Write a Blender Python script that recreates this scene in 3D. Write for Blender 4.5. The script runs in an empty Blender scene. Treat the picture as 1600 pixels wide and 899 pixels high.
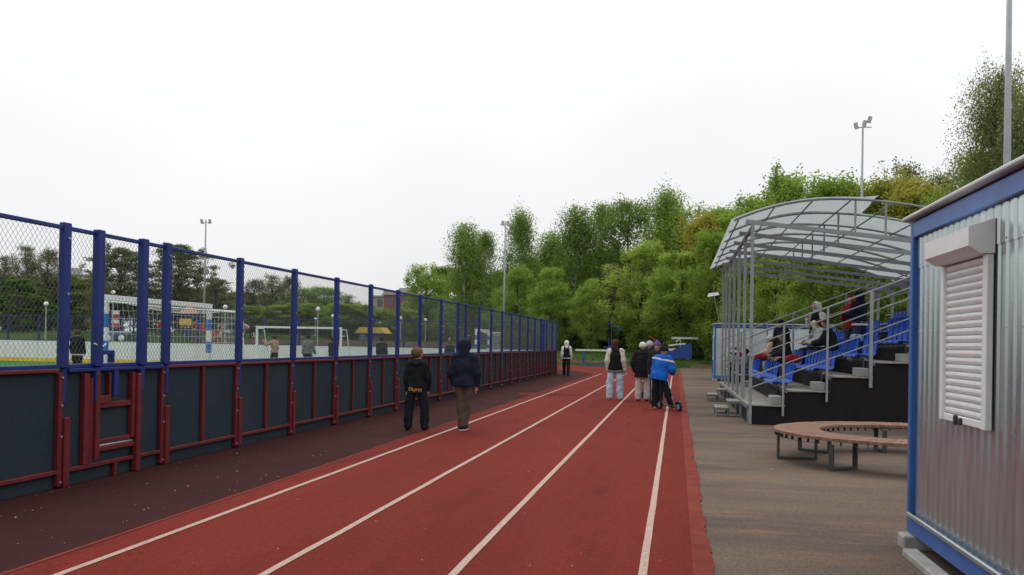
import bpy, math, random
import numpy as np
from mathutils import Vector, Matrix
R = math.radians
rng = np.random.default_rng(7)
random.seed(7)
SC = bpy.context.scene
COL = SC.collection

# ------------------------------------------------------------------ camera
cam_d = bpy.data.cameras.new('camera')
cam = bpy.data.objects.new('camera', cam_d)
COL.objects.link(cam)
SC.camera = cam
cam_d.sensor_width = 36.0
cam_d.lens = 36.0 * 1500 / 1600
cam_d.shift_y = (524.37 - 449.5) / 1600
cam_d.clip_end = 2000
_psi, _p, _r = R(9.7315), R(0.4584), 0.018
_F = Vector((-math.sin(_psi) * math.cos(_p), math.cos(_psi) * math.cos(_p), math.sin(_p)))
_R0 = Vector((math.cos(_psi), math.sin(_psi), 0))
_U0 = _R0.cross(_F)
_RR = _R0 * math.cos(_r) + _U0 * math.sin(_r)
_UU = _U0 * math.cos(_r) - _R0 * math.sin(_r)
mw = Matrix((_RR, _UU, -_F)).transposed().to_4x4()
mw.translation = (0, 0, 1.48)
cam.matrix_world = mw

# ------------------------------------------------------------------ world: overcast sky over a Nishita base
SUN_EL, SUN_AZ = 52.0, -25.0        # degrees; azimuth from +Y towards +X
w = bpy.data.worlds.new('World'); SC.world = w; w.use_nodes = True
nt = w.node_tree; nt.nodes.clear()
out = nt.nodes.new('ShaderNodeOutputWorld'); bg = nt.nodes.new('ShaderNodeBackground')
bg.inputs['Strength'].default_value = 0.1
sky = nt.nodes.new('ShaderNodeTexSky'); sky.sky_type = 'NISHITA'; sky.sun_disc = False
sky.sun_elevation = R(SUN_EL); sky.sun_rotation = R(SUN_AZ); sky.air_density = 1.0; sky.dust_density = 3.0
tc = nt.nodes.new('ShaderNodeTexCoord'); sp = nt.nodes.new('ShaderNodeSeparateXYZ')
nt.links.new(tc.outputs['Generated'], sp.inputs[0])
mr = nt.nodes.new('ShaderNodeMapRange')
mr.inputs['From Min'].default_value = 0.0; mr.inputs['From Max'].default_value = 1.0
mr.inputs['To Min'].default_value = 8.7; mr.inputs['To Max'].default_value = 15.5
nt.links.new(sp.outputs['Z'], mr.inputs['Value'])
no = nt.nodes.new('ShaderNodeTexNoise'); no.inputs['Scale'].default_value = 2.2; no.inputs['Detail'].default_value = 4
nt.links.new(tc.outputs['Generated'], no.inputs['Vector'])
m2 = nt.nodes.new('ShaderNodeMapRange'); m2.inputs['To Min'].default_value = 0.94; m2.inputs['To Max'].default_value = 1.06
m2.inputs['From Min'].default_value = 0.3; m2.inputs['From Max'].default_value = 0.7
nt.links.new(no.outputs['Fac'], m2.inputs['Value'])
mu = nt.nodes.new('ShaderNodeMath'); mu.operation = 'MULTIPLY'
nt.links.new(mr.outputs[0], mu.inputs[0]); nt.links.new(m2.outputs[0], mu.inputs[1])
cc = nt.nodes.new('ShaderNodeVectorMath'); cc.operation = 'SCALE'; cc.inputs[0].default_value = (0.985, 1.0, 1.02)
nt.links.new(mu.outputs[0], cc.inputs['Scale'])
mx = nt.nodes.new('ShaderNodeMix'); mx.data_type = 'RGBA'; mx.inputs['Factor'].default_value = 0.93
nt.links.new(sky.outputs[0], mx.inputs['A']); nt.links.new(cc.outputs[0], mx.inputs['B'])
nt.links.new(mx.outputs['Result'], bg.inputs['Color']); nt.links.new(bg.outputs[0], out.inputs['Surface'])

sd = bpy.data.lights.new('sun', 'SUN'); sd.energy = 0.7; sd.angle = R(25); sd.color = (1, 0.96, 0.9)
sun = bpy.data.objects.new('sun', sd); COL.objects.link(sun)
_az, _el = R(SUN_AZ), R(SUN_EL)
sdir = Vector((math.sin(_az) * math.cos(_el), math.cos(_az) * math.cos(_el), math.sin(_el)))
sun.rotation_euler = sdir.to_track_quat('Z', 'Y').to_euler()
sun.location = (0, 0, 60)

SC.view_settings.view_transform = 'Standard'; SC.view_settings.look = 'None'
SC.view_settings.exposure = 0.0; SC.view_settings.gamma = 1.0
SC.render.engine = 'CYCLES'
SC.cycles.use_denoising = True
SC.cycles.max_bounces = 8; SC.cycles.transparent_max_bounces = 16
SC.cycles.caustics_reflective = False; SC.cycles.caustics_refractive = False

# ------------------------------------------------------------------ materials
MATS = {}
def mat(name, rgb, rough=0.6, var=0.12, scale=6.0, bump=0.0, bscale=80.0, metal=0.0, spec=0.4, stretch=None, rgb2=None):
    """principled material; base colour varies by noise between rgb*(1-var) and rgb*(1+var), or towards rgb2"""
    if name in MATS: return MATS[name]
    m = bpy.data.materials.new(name); m.use_nodes = True; MATS[name] = m
    t = m.node_tree; b = t.nodes['Principled BSDF']
    b.inputs['Roughness'].default_value = rough; b.inputs['Metallic'].default_value = metal
    b.inputs['Specular IOR Level'].default_value = spec
    c = t.nodes.new('ShaderNodeTexCoord'); mp = t.nodes.new('ShaderNodeMapping')
    if stretch: mp.inputs['Scale'].default_value = stretch
    t.links.new(c.outputs['Object'], mp.inputs['Vector'])
    n = t.nodes.new('ShaderNodeTexNoise'); n.inputs['Scale'].default_value = scale; n.inputs['Detail'].default_value = 5; n.inputs['Roughness'].default_value = 0.6
    t.links.new(mp.outputs[0], n.inputs['Vector'])
    r = t.nodes.new('ShaderNodeValToRGB')
    r.color_ramp.elements[0].position = 0.32; r.color_ramp.elements[1].position = 0.68
    a = tuple(max(0, x * (1 - var)) for x in rgb); d = rgb2 if rgb2 else tuple(min(1, x * (1 + var)) for x in rgb)
    r.color_ramp.elements[0].color = (*a, 1); r.color_ramp.elements[1].color = (*d, 1)
    t.links.new(n.outputs['Fac'], r.inputs[0]); t.links.new(r.outputs[0], b.inputs['Base Color'])
    if bump:
        n2 = t.nodes.new('ShaderNodeTexNoise'); n2.inputs['Scale'].default_value = bscale; n2.inputs['Detail'].default_value = 3
        t.links.new(mp.outputs[0], n2.inputs['Vector'])
        bp = t.nodes.new('ShaderNodeBump'); bp.inputs['Strength'].default_value = bump; bp.inputs['Distance'].default_value = 0.01
        t.links.new(n2.outputs['Fac'], bp.inputs['Height']); t.links.new(bp.outputs[0], b.inputs['Normal'])
    return m

def node(t, kind, **kw):
    n = t.nodes.new(kind)
    for k, v in kw.items():
        if hasattr(n, k): setattr(n, k, v)
        else: n.inputs[k.replace('_', ' ')].default_value = v
    return n

def ramp(t, src, stops):
    r = t.nodes.new('ShaderNodeValToRGB'); e = r.color_ramp.elements
    while len(e) < len(stops): e.new(0.5)
    for i, (p, c) in enumerate(stops):
        e[i].position = p; e[i].color = (*c, 1) if len(c) == 3 else c
    t.links.new(src, r.inputs[0]); return r.outputs[0]

def mixc(t, fac, a, b, mode='MIX'):
    m = t.nodes.new('ShaderNodeMix'); m.data_type = 'RGBA'; m.blend_type = mode
    if isinstance(fac, (int, float)): m.inputs['Factor'].default_value = fac
    else: t.links.new(fac, m.inputs['Factor'])
    for v, k in ((a, 'A'), (b, 'B')):
        if isinstance(v, tuple): m.inputs[k].default_value = (*v, 1)
        else: t.links.new(v, m.inputs[k])
    return m.outputs['Result']

def noise(t, scale, detail=5, stretch=None, rough=0.6, vec='Object'):
    c = t.nodes.new('ShaderNodeTexCoord'); mp = t.nodes.new('ShaderNodeMapping')
    if stretch: mp.inputs['Scale'].default_value = stretch
    t.links.new(c.outputs[vec], mp.inputs['Vector'])
    n = t.nodes.new('ShaderNodeTexNoise'); n.inputs['Scale'].default_value = scale; n.inputs['Detail'].default_value = detail
    n.inputs['Roughness'].default_value = rough
    t.links.new(mp.outputs[0], n.inputs['Vector']); return n.outputs['Fac']

def ground_mat(name, base, alt, grain, speck=None, rough=0.9, bump=0.5, gscale=260, patch=0.35, stretch=None, patch2=None):
    m = bpy.data.materials.new(name); m.use_nodes = True; MATS[name] = m
    t = m.node_tree; b = t.nodes['Principled BSDF']; b.inputs['Roughness'].default_value = rough
    b.inputs['Specular IOR Level'].default_value = 0.05
    f1 = ramp(t, noise(t, patch, 6, stretch), [(0.35, (0, 0, 0)), (0.65, (1, 1, 1))])
    col = mixc(t, f1, base, alt)
    if patch2:
        f3 = ramp(t, noise(t, 1.7, 7, stretch, 0.7), [(0.52, (0, 0, 0)), (0.68, (1, 1, 1))])
        col = mixc(t, f3, col, patch2)
    md = ramp(t, noise(t, 22, 4, None, .7), [(0.3, (.86, .86, .86)), (0.7, (1.1, 1.1, 1.1))])
    col = mixc(t, 1.0, col, md, 'MULTIPLY')
    g = noise(t, gscale, 2)
    gr = ramp(t, g, [(0.3, tuple([1 - grain] * 3)), (0.7, tuple([1 + 0 * grain] * 3))])
    col = mixc(t, 1.0, col, gr, 'MULTIPLY')
    if speck:
        v = t.nodes.new('ShaderNodeTexVoronoi'); v.inputs['Scale'].default_value = speck[1]
        c = t.nodes.new('ShaderNodeTexCoord'); t.links.new(c.outputs['Object'], v.inputs['Vector'])
        fs = ramp(t, v.outputs['Distance'], [(0.0, (1, 1, 1)), (speck[2], (0, 0, 0))])
        col = mixc(t, fs, col, speck[0])
    t.links.new(col, b.inputs['Base Color'])
    bp = t.nodes.new('ShaderNodeBump'); bp.inputs['Strength'].default_value = bump; bp.inputs['Distance'].default_value = 0.006
    t.links.new(g, bp.inputs['Height']); t.links.new(bp.outputs[0], b.inputs['Normal'])
    return m

# ------------------------------------------------------------------ mesh helpers
class MB:
    def __init__(s): s.v = []; s.f = []
    def add(s, v, f):
        o = len(s.v); s.v += [tuple(p) for p in v]; s.f += [tuple(i + o for i in q) for q in f]; return s
    def box(s, x0, x1, y0, y1, z0, z1):
        return s.add([(x0,y0,z0),(x1,y0,z0),(x1,y1,z0),(x0,y1,z0),(x0,y0,z1),(x1,y0,z1),(x1,y1,z1),(x0,y1,z1)],
                     [(0,3,2,1),(4,5,6,7),(0,1,5,4),(1,2,6,5),(2,3,7,6),(3,0,4,7)])
    def bbox(s, x0, x1, y0, y1, z0, z1, c=0.006):
        """box with chamfered edges"""
        X, Y, Z = (x0, x1), (y0, y1), (z0, z1); c = min(c, (x1-x0)*.45, (y1-y0)*.45, (z1-z0)*.45)
        v = []; ix = {}
        for i in (0,1):
            for j in (0,1):
                for k in (0,1):
                    sx, sy, sz = (1,-1)[i], (1,-1)[j], (1,-1)[k]
                    for a in range(3):
                        p = [X[i] + sx*c, Y[j] + sy*c, Z[k] + sz*c]
                        p[a] = (X[i], Y[j], Z[k])[a]
                        ix[(i,j,k,a)] = len(v); v.append(p)
        f = []
        for k, fl in ((0,1),(1,0)):
            q = [ix[(0,0,k,2)], ix[(1,0,k,2)], ix[(1,1,k,2)], ix[(0,1,k,2)]]; f.append(q[::-1] if fl else q)
            q = [ix[(k,0,0,0)], ix[(k,1,0,0)], ix[(k,1,1,0)], ix[(k,0,1,0)]]; f.append(q[::-1] if fl else q)
            q = [ix[(0,k,0,1)], ix[(0,k,1,1)], ix[(1,k,1,1)], ix[(1,k,0,1)]]; f.append(q[::-1] if fl else q)
        for a, b_ in ((0,1),(0,2),(1,2)):
            c_ = 3 - a - b_
            for p in (0,1):
                for q in (0,1):
                    k0 = [0,0,0]; k0[a] = p; k0[b_] = q; k1 = list(k0); k1[c_] = 1
                    f.append([ix[(*k0,a)], ix[(*k1,a)], ix[(*k1,b_)], ix[(*k0,b_)]])
        for i in (0,1):
            for j in (0,1):
                for k in (0,1): f.append([ix[(i,j,k,0)], ix[(i,j,k,1)], ix[(i,j,k,2)]])
        return s.add(v, f)
    def bar(s, p, q, w=0.05, h=None, up=(0,0,1)):
        """rectangular bar from p to q"""
        h = h or w; p = Vector(p); q = Vector(q); d = (q - p).normalized(); u = Vector(up)
        if abs(d.dot(u)) > 0.98: u = Vector((0,1,0))
        a = d.cross(u).normalized(); b = a.cross(d).normalized(); a *= w/2; b *= h/2
        v = [p-a-b, p+a-b, p+a+b, p-a+b, q-a-b, q+a-b, q+a+b, q-a+b]
        return s.add(v, [(0,3,2,1),(4,5,6,7),(0,1,5,4),(1,2,6,5),(2,3,7,6),(3,0,4,7)])
    def tube(s, pts, rad, n=8, cap=True):
        pts = [Vector(p) for p in pts]; rad = rad if hasattr(rad, '__len__') else [rad] * len(pts)
        base = len(s.v); a = None
        for i, p in enumerate(pts):
            d = (pts[min(i+1, len(pts)-1)] - pts[max(i-1, 0)]).normalized()
            if a is None:
                a = d.cross(Vector((0,0,1)) if abs(d.z) < 0.9 else Vector((1,0,0))).normalized()
            a = (a - d * a.dot(d)).normalized(); b = d.cross(a)
            for k in range(n):
                t = 2*math.pi*k/n; s.v.append(tuple(p + (a*math.cos(t) + b*math.sin(t)) * rad[i]))
        for i in range(len(pts)-1):
            for k in range(n):
                k2 = (k+1) % n
                s.f.append((base+i*n+k, base+i*n+k2, base+(i+1)*n+k2, base+(i+1)*n+k))
        if cap:
            s.f.append(tuple(base+k for k in range(n))[::-1]); s.f.append(tuple(base+(len(pts)-1)*n+k for k in range(n)))
        return s
    def ball(s, c, r, n=10, m=7, sq=(1,1,1)):
        base = len(s.v)
        for i in range(m+1):
            th = math.pi*i/m
            for k in range(n):
                ph = 2*math.pi*k/n
                s.v.append((c[0]+r*sq[0]*math.sin(th)*math.cos(ph), c[1]+r*sq[1]*math.sin(th)*math.sin(ph), c[2]+r*sq[2]*math.cos(th)))
        for i in range(m):
            for k in range(n):
                k2 = (k+1) % n
                s.f.append((base+i*n+k, base+(i+1)*n+k, base+(i+1)*n+k2, base+i*n+k2))
        return s
    def grid(s, fn, nu, nv):
        base = len(s.v)
        for i in range(nu+1):
            for j in range(nv+1): s.v.append(tuple(fn(i/nu, j/nv)))
        for i in range(nu):
            for j in range(nv):
                a = base+i*(nv+1)+j; s.f.append((a, a+nv+1, a+nv+2, a+1))
        return s
    def prism(s, poly, axis, a0, a1):
        """poly: list of 2-D points in the other two axes, extruded along axis"""
        def P(p, a):
            return {'x': (a, p[0], p[1]), 'y': (p[0], a, p[1]), 'z': (p[0], p[1], a)}[axis]
        n = len(poly); v = [P(p, a0) for p in poly] + [P(p, a1) for p in poly]
        f = [tuple(range(n))[::-1], tuple(range(n, 2*n))] + [(i, (i+1)%n, n+(i+1)%n, n+i) for i in range(n)]
        return s.add(v, f)
    def mesh(s, name, m=None, smooth=False):
        me = bpy.data.meshes.new(name); me.from_pydata(s.v, [], s.f); me.update()
        if m: me.materials.append(m)
        if smooth: me.polygons.foreach_set('use_smooth', [True]*len(me.polygons))
        return me
    def build(s, name, m=None, parent=None, smooth=False):
        return link(name, s.mesh(name, m, smooth), parent)

def link(name, me, parent=None, loc=None, rotz=0, scale=None):
    o = bpy.data.objects.new(name, me); COL.objects.link(o)
    if parent is not None: o.parent = parent
    if loc is not None: o.location = loc
    if rotz: o.rotation_euler = (0, 0, rotz)
    if scale is not None: o.scale = scale if hasattr(scale, '__len__') else (scale,)*3
    return o
def empty(name, loc=(0,0,0), rotz=0):
    return link(name, None, None, loc, rotz)
def tag(o, label, cat, group=None):
    o['label'] = label; o['category'] = cat
    if group: o['group'] = group
    return o
def struct(o): o['kind'] = 'structure'; return o
def npmesh(name, v, f, m=None, smooth=True):
    """v (N,3), f (M,4) or (M,3) numpy"""
    me = bpy.data.meshes.new(name); k = f.shape[1]
    me.vertices.add(len(v)); me.vertices.foreach_set('co', np.ascontiguousarray(v, dtype=np.float32).ravel())
    me.loops.add(f.size); me.loops.foreach_set('vertex_index', np.ascontiguousarray(f, dtype=np.int32).ravel())
    me.polygons.add(len(f)); me.polygons.foreach_set('loop_start', np.arange(0, f.size, k, dtype=np.int32))
    me.polygons.foreach_set('loop_total', np.full(len(f), k, dtype=np.int32))
    if smooth: me.polygons.foreach_set('use_smooth', np.ones(len(f), dtype=bool))
    me.update(calc_edges=True); me.validate()
    if m: me.materials.append(m)
    return me
# ================================================================== SETTING
M_TRACK = ground_mat('red_rubber_track', (0.245, 0.037, 0.026), (0.190, 0.029, 0.021), 0.5, speck=((0.42, 0.28, 0.24), 1.3, 0.007), gscale=130, patch=0.5, stretch=(1.3, 0.22, 1), patch2=(0.165, 0.026, 0.020))
M_MAROON = ground_mat('maroon_rubber_strip', (0.070, 0.024, 0.023), (0.054, 0.019, 0.019), 0.4, speck=((0.34, 0.28, 0.24), 1.6, 0.008), gscale=220, patch=0.6)
M_RUBEDGE = ground_mat('worn_red_rubber_edge', (0.27, 0.060, 0.042), (0.20, 0.042, 0.030), 0.4, gscale=150, patch=3.0)
M_ASPH = ground_mat('dusty_asphalt', (0.118, 0.095, 0.082), (0.215, 0.155, 0.118), 0.45, speck=((0.40, 0.34, 0.29), 11.0, 0.05), gscale=70, patch=0.6, stretch=(0.35, 1.15, 1), patch2=(0.235, 0.155, 0.108))
M_GRASS = ground_mat('grass_ground', (0.045, 0.085, 0.018), (0.075, 0.125, 0.028), 0.5, gscale=30, patch=0.25, bump=1.0, patch2=(0.10, 0.105, 0.035))
M_TURF = ground_mat('artificial_turf', (0.045, 0.165, 0.035), (0.055, 0.19, 0.045), 0.3, gscale=150, patch=0.3)
M_SOIL = ground_mat('bare_soil', (0.13, 0.085, 0.058), (0.095, 0.062, 0.045), 0.4, gscale=60, patch=0.7)

def sheet(name, x0, x1, y0, y1, z, m):
    return struct(MB().add([(x0,y0,z),(x1,y0,z),(x1,y1,z),(x0,y1,z)], [(0,1,2,3)]).build(name, m))
def _ss(t): t = min(max(t, 0.0), 1.0); return t*t*(3-2*t)
def gz(x, y):
    """height of the lawn: flat up to the track, a bank beyond the rink, a gentle rise under the wood"""
    wl = _ss((-9.0 - x)/8.0)
    far_ = _ss((-30.0 - x)/6.0)
    zl = 1.42*_ss((y-66.5)/3.0)*(1 - 0.75*_ss((y-76.0)/8.0)*(1-far_)) + far_*0.45*_ss((y-69.0)/8.0)
    zr = 0.95*_ss((y-66.5)/20.0) + 0.5*_ss((y-80)/40)
    wr = _ss((12.0 - x)/8.0) if x > 4 else 1.0
    return -0.02 + zl*wl + zr*(1-wl)*(0.35+0.65*wr)
def lawn(name, xs, ys, m, dz=0.0):
    q = MB(); ny = len(ys)
    for x in xs:
        for y in ys: q.v.append((x, y, gz(x, y)+dz))
    for i in range(len(xs)-1):
        for j in range(ny-1):
            a = i*ny+j; q.f.append((a, a+ny, a+ny+1, a+1))
    return struct(q.build(name, m, smooth=True))
lawn('ground', [-600,-300,-150,-100]+list(np.arange(-80, 30.1, 2.0))+[40,60,100,200,400], [-200,-60,0,30,50,60]+list(np.arange(64, 130, 1.0))+[140,170,220,400,900], M_GRASS)
FX = -5.885          # plane of the near rink fence
asp = sheet('asphalt_apron', 0.24, 14.0, -12, 66.0, -0.004, M_ASPH)
# maroon strip with a rounded far end
mar = MB(); pts = [(-16.0, -12), (-4.05, -12), (-4.05, 46.0)]
for i in range(1, 13):
    a = math.pi/2*i/12; pts.append((-9.05 + 5.0*math.cos(a), 46.0 + 9.5*math.sin(a)))
pts.append((-16.0, 55.5))
mar.add([(x, y, 0.0) for x, y in pts], [tuple(range(len(pts)))]); struct(mar.build('maroon_strip', M_MAROON))
# red track: straight and the bend to the left behind the rink
tr = MB(); inner = [(-4.05, -12), (-4.05, 46.0)]; outer = [(0.18, -12), (0.18, 46.0)]
N = 24
for i in range(1, N+1):
    a = math.pi/2*i/N
    inner.append((-9.05 + 5.0*math.cos(a), 46.0 + 9.5*math.sin(a)))
    outer.append((-9.05 + 9.23*math.cos(a)**0.62, 46.0 + 20.0*math.sin(a)**0.62))
inner.append((-40, 55.5)); outer.append((-40, 66.0))
for i in range(len(inner)-1):
    tr.add([(*inner[i], 0.004), (*outer[i], 0.004), (*outer[i+1], 0.004), (*inner[i+1], 0.004)], [(0,1,2,3)])
track = struct(tr.build('running_track', M_TRACK))
# ragged outer strip
ed = MB(); ys = np.arange(-12, 58, 0.10); xr = 0.262 + 0.010*np.sin(ys*1.3) + 0.008*np.sin(ys*4.7) + 0.007*rng.standard_normal(len(ys))
for i in range(len(ys)-1):
    ed.add([(0.13, ys[i], 0.008), (xr[i], ys[i], 0.0075), (xr[i+1], ys[i+1], 0.0075), (0.13, ys[i+1], 0.008)], [(0,1,2,3)])
ed.build('edge_strip', M_RUBEDGE, track)
# faint lighter inner edge
ed = MB(); ed.add([(-4.075,-12,0.008),(-4.035,-12,0.008),(-4.035,46,0.008),(-4.075,46,0.008)], [(0,1,2,3)]); ed.build('inner_edge', M_RUBEDGE, track)
# painted lines, worn
ml = bpy.data.materials.new('worn_lane_paint'); ml.use_nodes = True; t = ml.node_tree; b = t.nodes['Principled BSDF']
b.inputs['Roughness'].default_value = 0.8
fw = ramp(t, noise(t, 60.0, 5, None, 0.8), [(0.38, (0,0,0)), (0.60, (1,1,1))])
t.links.new(mixc(t, fw, (0.30, 0.16, 0.125), (0.50, 0.365, 0.285)), b.inputs['Base Color'])
for x, ye in ((-3.72, 48.8), (-2.52, 50.0), (-1.375, 50.0), (-0.19, 47.8)):
    l = MB(); ys = np.arange(-12, ye, 0.5)
    jx = 0.0022*rng.standard_normal(len(ys)+1)
    for i in range(len(ys)):
        y0, y1 = ys[i], min(ys[i]+0.5, ye)
        l.add([(x-0.028+jx[i], y0, 0.009), (x+0.028+jx[i], y0, 0.009), (x+0.028+jx[i+1], y1, 0.009), (x-0.028+jx[i+1], y1, 0.009)], [(0,1,2,3)])
    l.build('lane_line', ml, track)
l = MB().add([(-0.75,47.8,0.0095),(-0.165,47.8,0.0095),(-0.165,47.95,0.0095),(-0.75,47.95,0.0095)], [(0,1,2,3)]); l.build('lane_line', ml, track)
dp = MB(); npp = 26
dp.add([(-3.75+0.95*math.cos(a)*(1+.18*math.sin(3*a+1)), 27.8+0.9*math.sin(a)*(1+.2*math.sin(5*a)), 0.0075) for a in [2*math.pi*i/npp for i in range(npp)]], [tuple(range(npp))])
dp.build('damp_stain', ground_mat('damp_rubber', (0.12, 0.022, 0.017), (0.155, 0.027, 0.020), 0.35, gscale=220, patch=1.5), track)
# rink floor
RX0, RY0, RY1 = -41.0, -6.0, 47.4
sheet('rink_turf', RX0, FX-0.06, RY0, RY1, 0.006, M_TURF)
# soil and kerb band beyond the far end of the rink, bare soil by the track end
lawn('soil_bank', np.arange(-37, -10.9, 1.0), np.arange(66.6, 69.9, .3), M_SOIL, .03)
lawn('bare_patch', np.arange(1.2, 14.1, 1.0), np.arange(66.05, 72, .5), M_SOIL, .02)
lawn('worn_patch', np.arange(-11.5, -4.4, .7), np.arange(70.5, 73.6, .5), M_SOIL, .02)
# grass tufts where the lawn meets the track (stuff)
gm = mat('grass_blades', (0.055, 0.11, 0.02), 0.9, 0.4, 0.6)
nb = 30000
gx = rng.uniform(-50, 14, nb); gy = 66.3 + rng.gamma(1.6, 6, nb); gh = rng.uniform(0.04, 0.16, nb) * (0.6 + rng.random(nb)); ga = rng.uniform(0, 6.28, nb); gw = rng.uniform(0.02, 0.06, nb)
keep = ~((gx > 1.0) & (gy < 72) & (rng.random(nb) < .85)) & ~((gx < -4) & (gx > -12) & (gy > 70) & (gy < 75) & (rng.random(nb) < .7))
gx, gy, gh, ga, gw = [q[keep] for q in (gx, gy, gh, ga, gw)]; nb = len(gx)
dx, dy = np.cos(ga)*gw, np.sin(ga)*gw
gb = np.array([gz(a, b_) for a, b_ in zip(gx, gy)])
lx, ly = rng.normal(0, .06, nb), rng.normal(0, .06, nb)
V = np.stack([np.stack([gx-dx, gy-dy, gb-.02], 1), np.stack([gx+dx, gy+dy, gb-.02], 1), np.stack([gx+lx, gy+ly, gb+gh], 1)], 1).reshape(-1, 3)
go = link('grass', npmesh('grass', V, np.arange(nb*3).reshape(-1, 3), gm, False)); go['kind'] = 'stuff'
tag(go, 'short uneven grass beyond the far end of the track', 'grass')
# pale fallen petals and litter specks
lt = MB()
lm = mat('pale_litter', (0.46, 0.42, 0.36), 0.8, 0.2, 3)
for i in range(260):
    if random.random() < 0.62: x, y = random.uniform(-5.7, -4.1), 4 + 30*random.random()**1.6
    elif random.random() < .5: x, y = random.uniform(-4, 0.1), 5 + 30*random.random()**1.6
    else: x, y = random.uniform(0.3, 3.4), random.uniform(7, 19)
    if x < -5.4 + .3*random.random() and random.random() < .5: x = -5.72
    s = random.choice((0.004, 0.006, 0.007, 0.009, 0.014)) * random.uniform(.7, 1.3); a = random.uniform(0, 3.1); c, sn = math.cos(a)*s, math.sin(a)*s
    z = 0.012
    lt.add([(x-c,y-sn,z),(x+sn*.6,y-c*.6,z+.004),(x+c,y+sn,z+.001),(x-sn*.6,y+c*.6,z+.006)], [(0,1,2,3)])
lo = lt.build('litter', lm); lo['kind'] = 'stuff'; tag(lo, 'small pale petals and litter scattered on the rubber and asphalt', 'litter')

# ================================================================== RINK FENCE
M_BLUE = mat('blue_paint', (0.006, 0.021, 0.150), 0.5, 0.22, 5, 0.08, 60)
M_RED = mat('dark_red_paint', (0.125, 0.009, 0.012), 0.55, 0.3, 7, 0.08, 60)
M_SLATE = ground_mat('slate_board', (0.028, 0.043, 0.055), (0.036, 0.050, 0.061), 0.15, speck=((0.085, 0.09, 0.09), 3.1, 0.05), rough=.6, bump=.1, gscale=200, patch=1.2)
M_WHITEB = mat('white_board', (0.72, 0.74, 0.72), 0.5, 0.06, 1.5)
M_YELLOW = mat('yellow_kick_strip', (0.72, 0.50, 0.03), 0.5, 0.1, 3)
M_BOLT = mat('zinc_bolt', (0.55, 0.56, 0.58), 0.35, 0.1, 10, metal=0.8)
M_WIRE = mat('galvanised_wire', (0.15, 0.155, 0.16), 0.5, 0.1, 4, metal=0.3)

def chain_link(L, H, cell=0.033, rad=0.0019):
    """zig-zag wires hooked into each other: local y = length, z = height"""
    nw = int(round(L/cell)); w = L/nw; rows = int(round(H/cell/2.25)); hh = H/rows
    vs, fs = [], []
    for i in range(nw+1):
        if True:
            sg_ = 0.5*w if i % 2 else -0.5*w        # neighbours in opposite phase hook into each other
            PP = [(0.002*(1 if j % 2 else -1), min(max(i*w + (sg_ if j % 2 else -sg_), 0), L), j*hh/2) for j in range(rows*2+1)]
            base = len(vs)
            for (x, y, z) in PP:
                for k in range(3):
                    a = 2*math.pi*k/3; vs.append((x + rad*math.cos(a), y + rad*math.sin(a), z))
            for j in range(len(PP)-1):
                for k in range(3):
                    fs.append((base+j*3+k, base+j*3+(k+1)%3, base+(j+1)*3+(k+1)%3, base+(j+1)*3+k))
    return npmesh('chain_link', np.array(vs), np.array(fs), M_WIRE, False)
ML = chain_link(1.8, 1.40)
bolt_me = MB().tube([(0,0,0),(0.014,0,0)], 0.013, 8).mesh('bolt', M_BOLT)

fence = empty('rink_fence', (FX, 8.43, 0))
tag(fence, 'long blue and red rink fence with slate boards and wire mesh along the track', 'fence')
O = Vector((FX, 8.43, 0))
def fp(mb, name, m, par=fence):
    o = mb.build(name, m, par); return o
up_me = MB().bbox(0.0, 0.07, -0.055, 0.055, 1.16, 2.57, 0.008).mesh('upper_post', M_BLUE)
ext_me = MB().bbox(0.0, 0.055, -0.006, 0.052, 0.82, 1.158, 0.006).mesh('post_sleeve', M_BLUE)
low_me = MB().bbox(0.0, 0.075, 0.0, 0.085, 0.0, 0.68, 0.010).mesh('lower_post', M_RED)
sti_me = MB().bbox(0.0, 0.05, -0.07, -0.008, 0.02, 1.115, 0.006).mesh('stile', M_RED)
mid_me = MB().bbox(0.0, 0.042, -0.03, 0.03, 0.185, 1.115, 0.006).mesh('middle_stile', M_RED)
posts = [-4.87, -2.97, -1.07, 0.83, 2.73, 4.63, 6.53, 8.43, 10.3, 12.2, 14.07, 15.98, 17.87, 19.7, 21.52, 23.52, 25.4, 28.22, 30.15, 32.1, 34.03, 35.8, 37.8, 39.75, 41.5, 43.4, 45.4, 47.2]
def put(me, name, y, x=0.0, z=0.0, par=fence, s=None):
    return link(name, me, par, (x, y - 8.43, z), 0, s)
def post(y, upper_only=False):
    jx = random.gauss(0, .004)
    u = put(up_me, 'upper_post', y, jx)
    u.rotation_euler = (R(random.gauss(0, .25)), 0, 0)
    for z in (2.42, 1.88): link('bolt', bolt_me, u, (0.07, 0, z))
    if upper_only: return
    put(ext_me, 'post_sleeve', y, jx)
    l = put(low_me, 'lower_post', y)
    s = put(sti_me, 'stile', y)
    for z in (1.07, 0.80, 0.50, 0.06): link('bolt', bolt_me, s, (0.05, -0.035, z))
for y in posts:
    if y > -4: post(y)
post(26.36, True); post(41.95, True); post(42.5, True)
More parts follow.
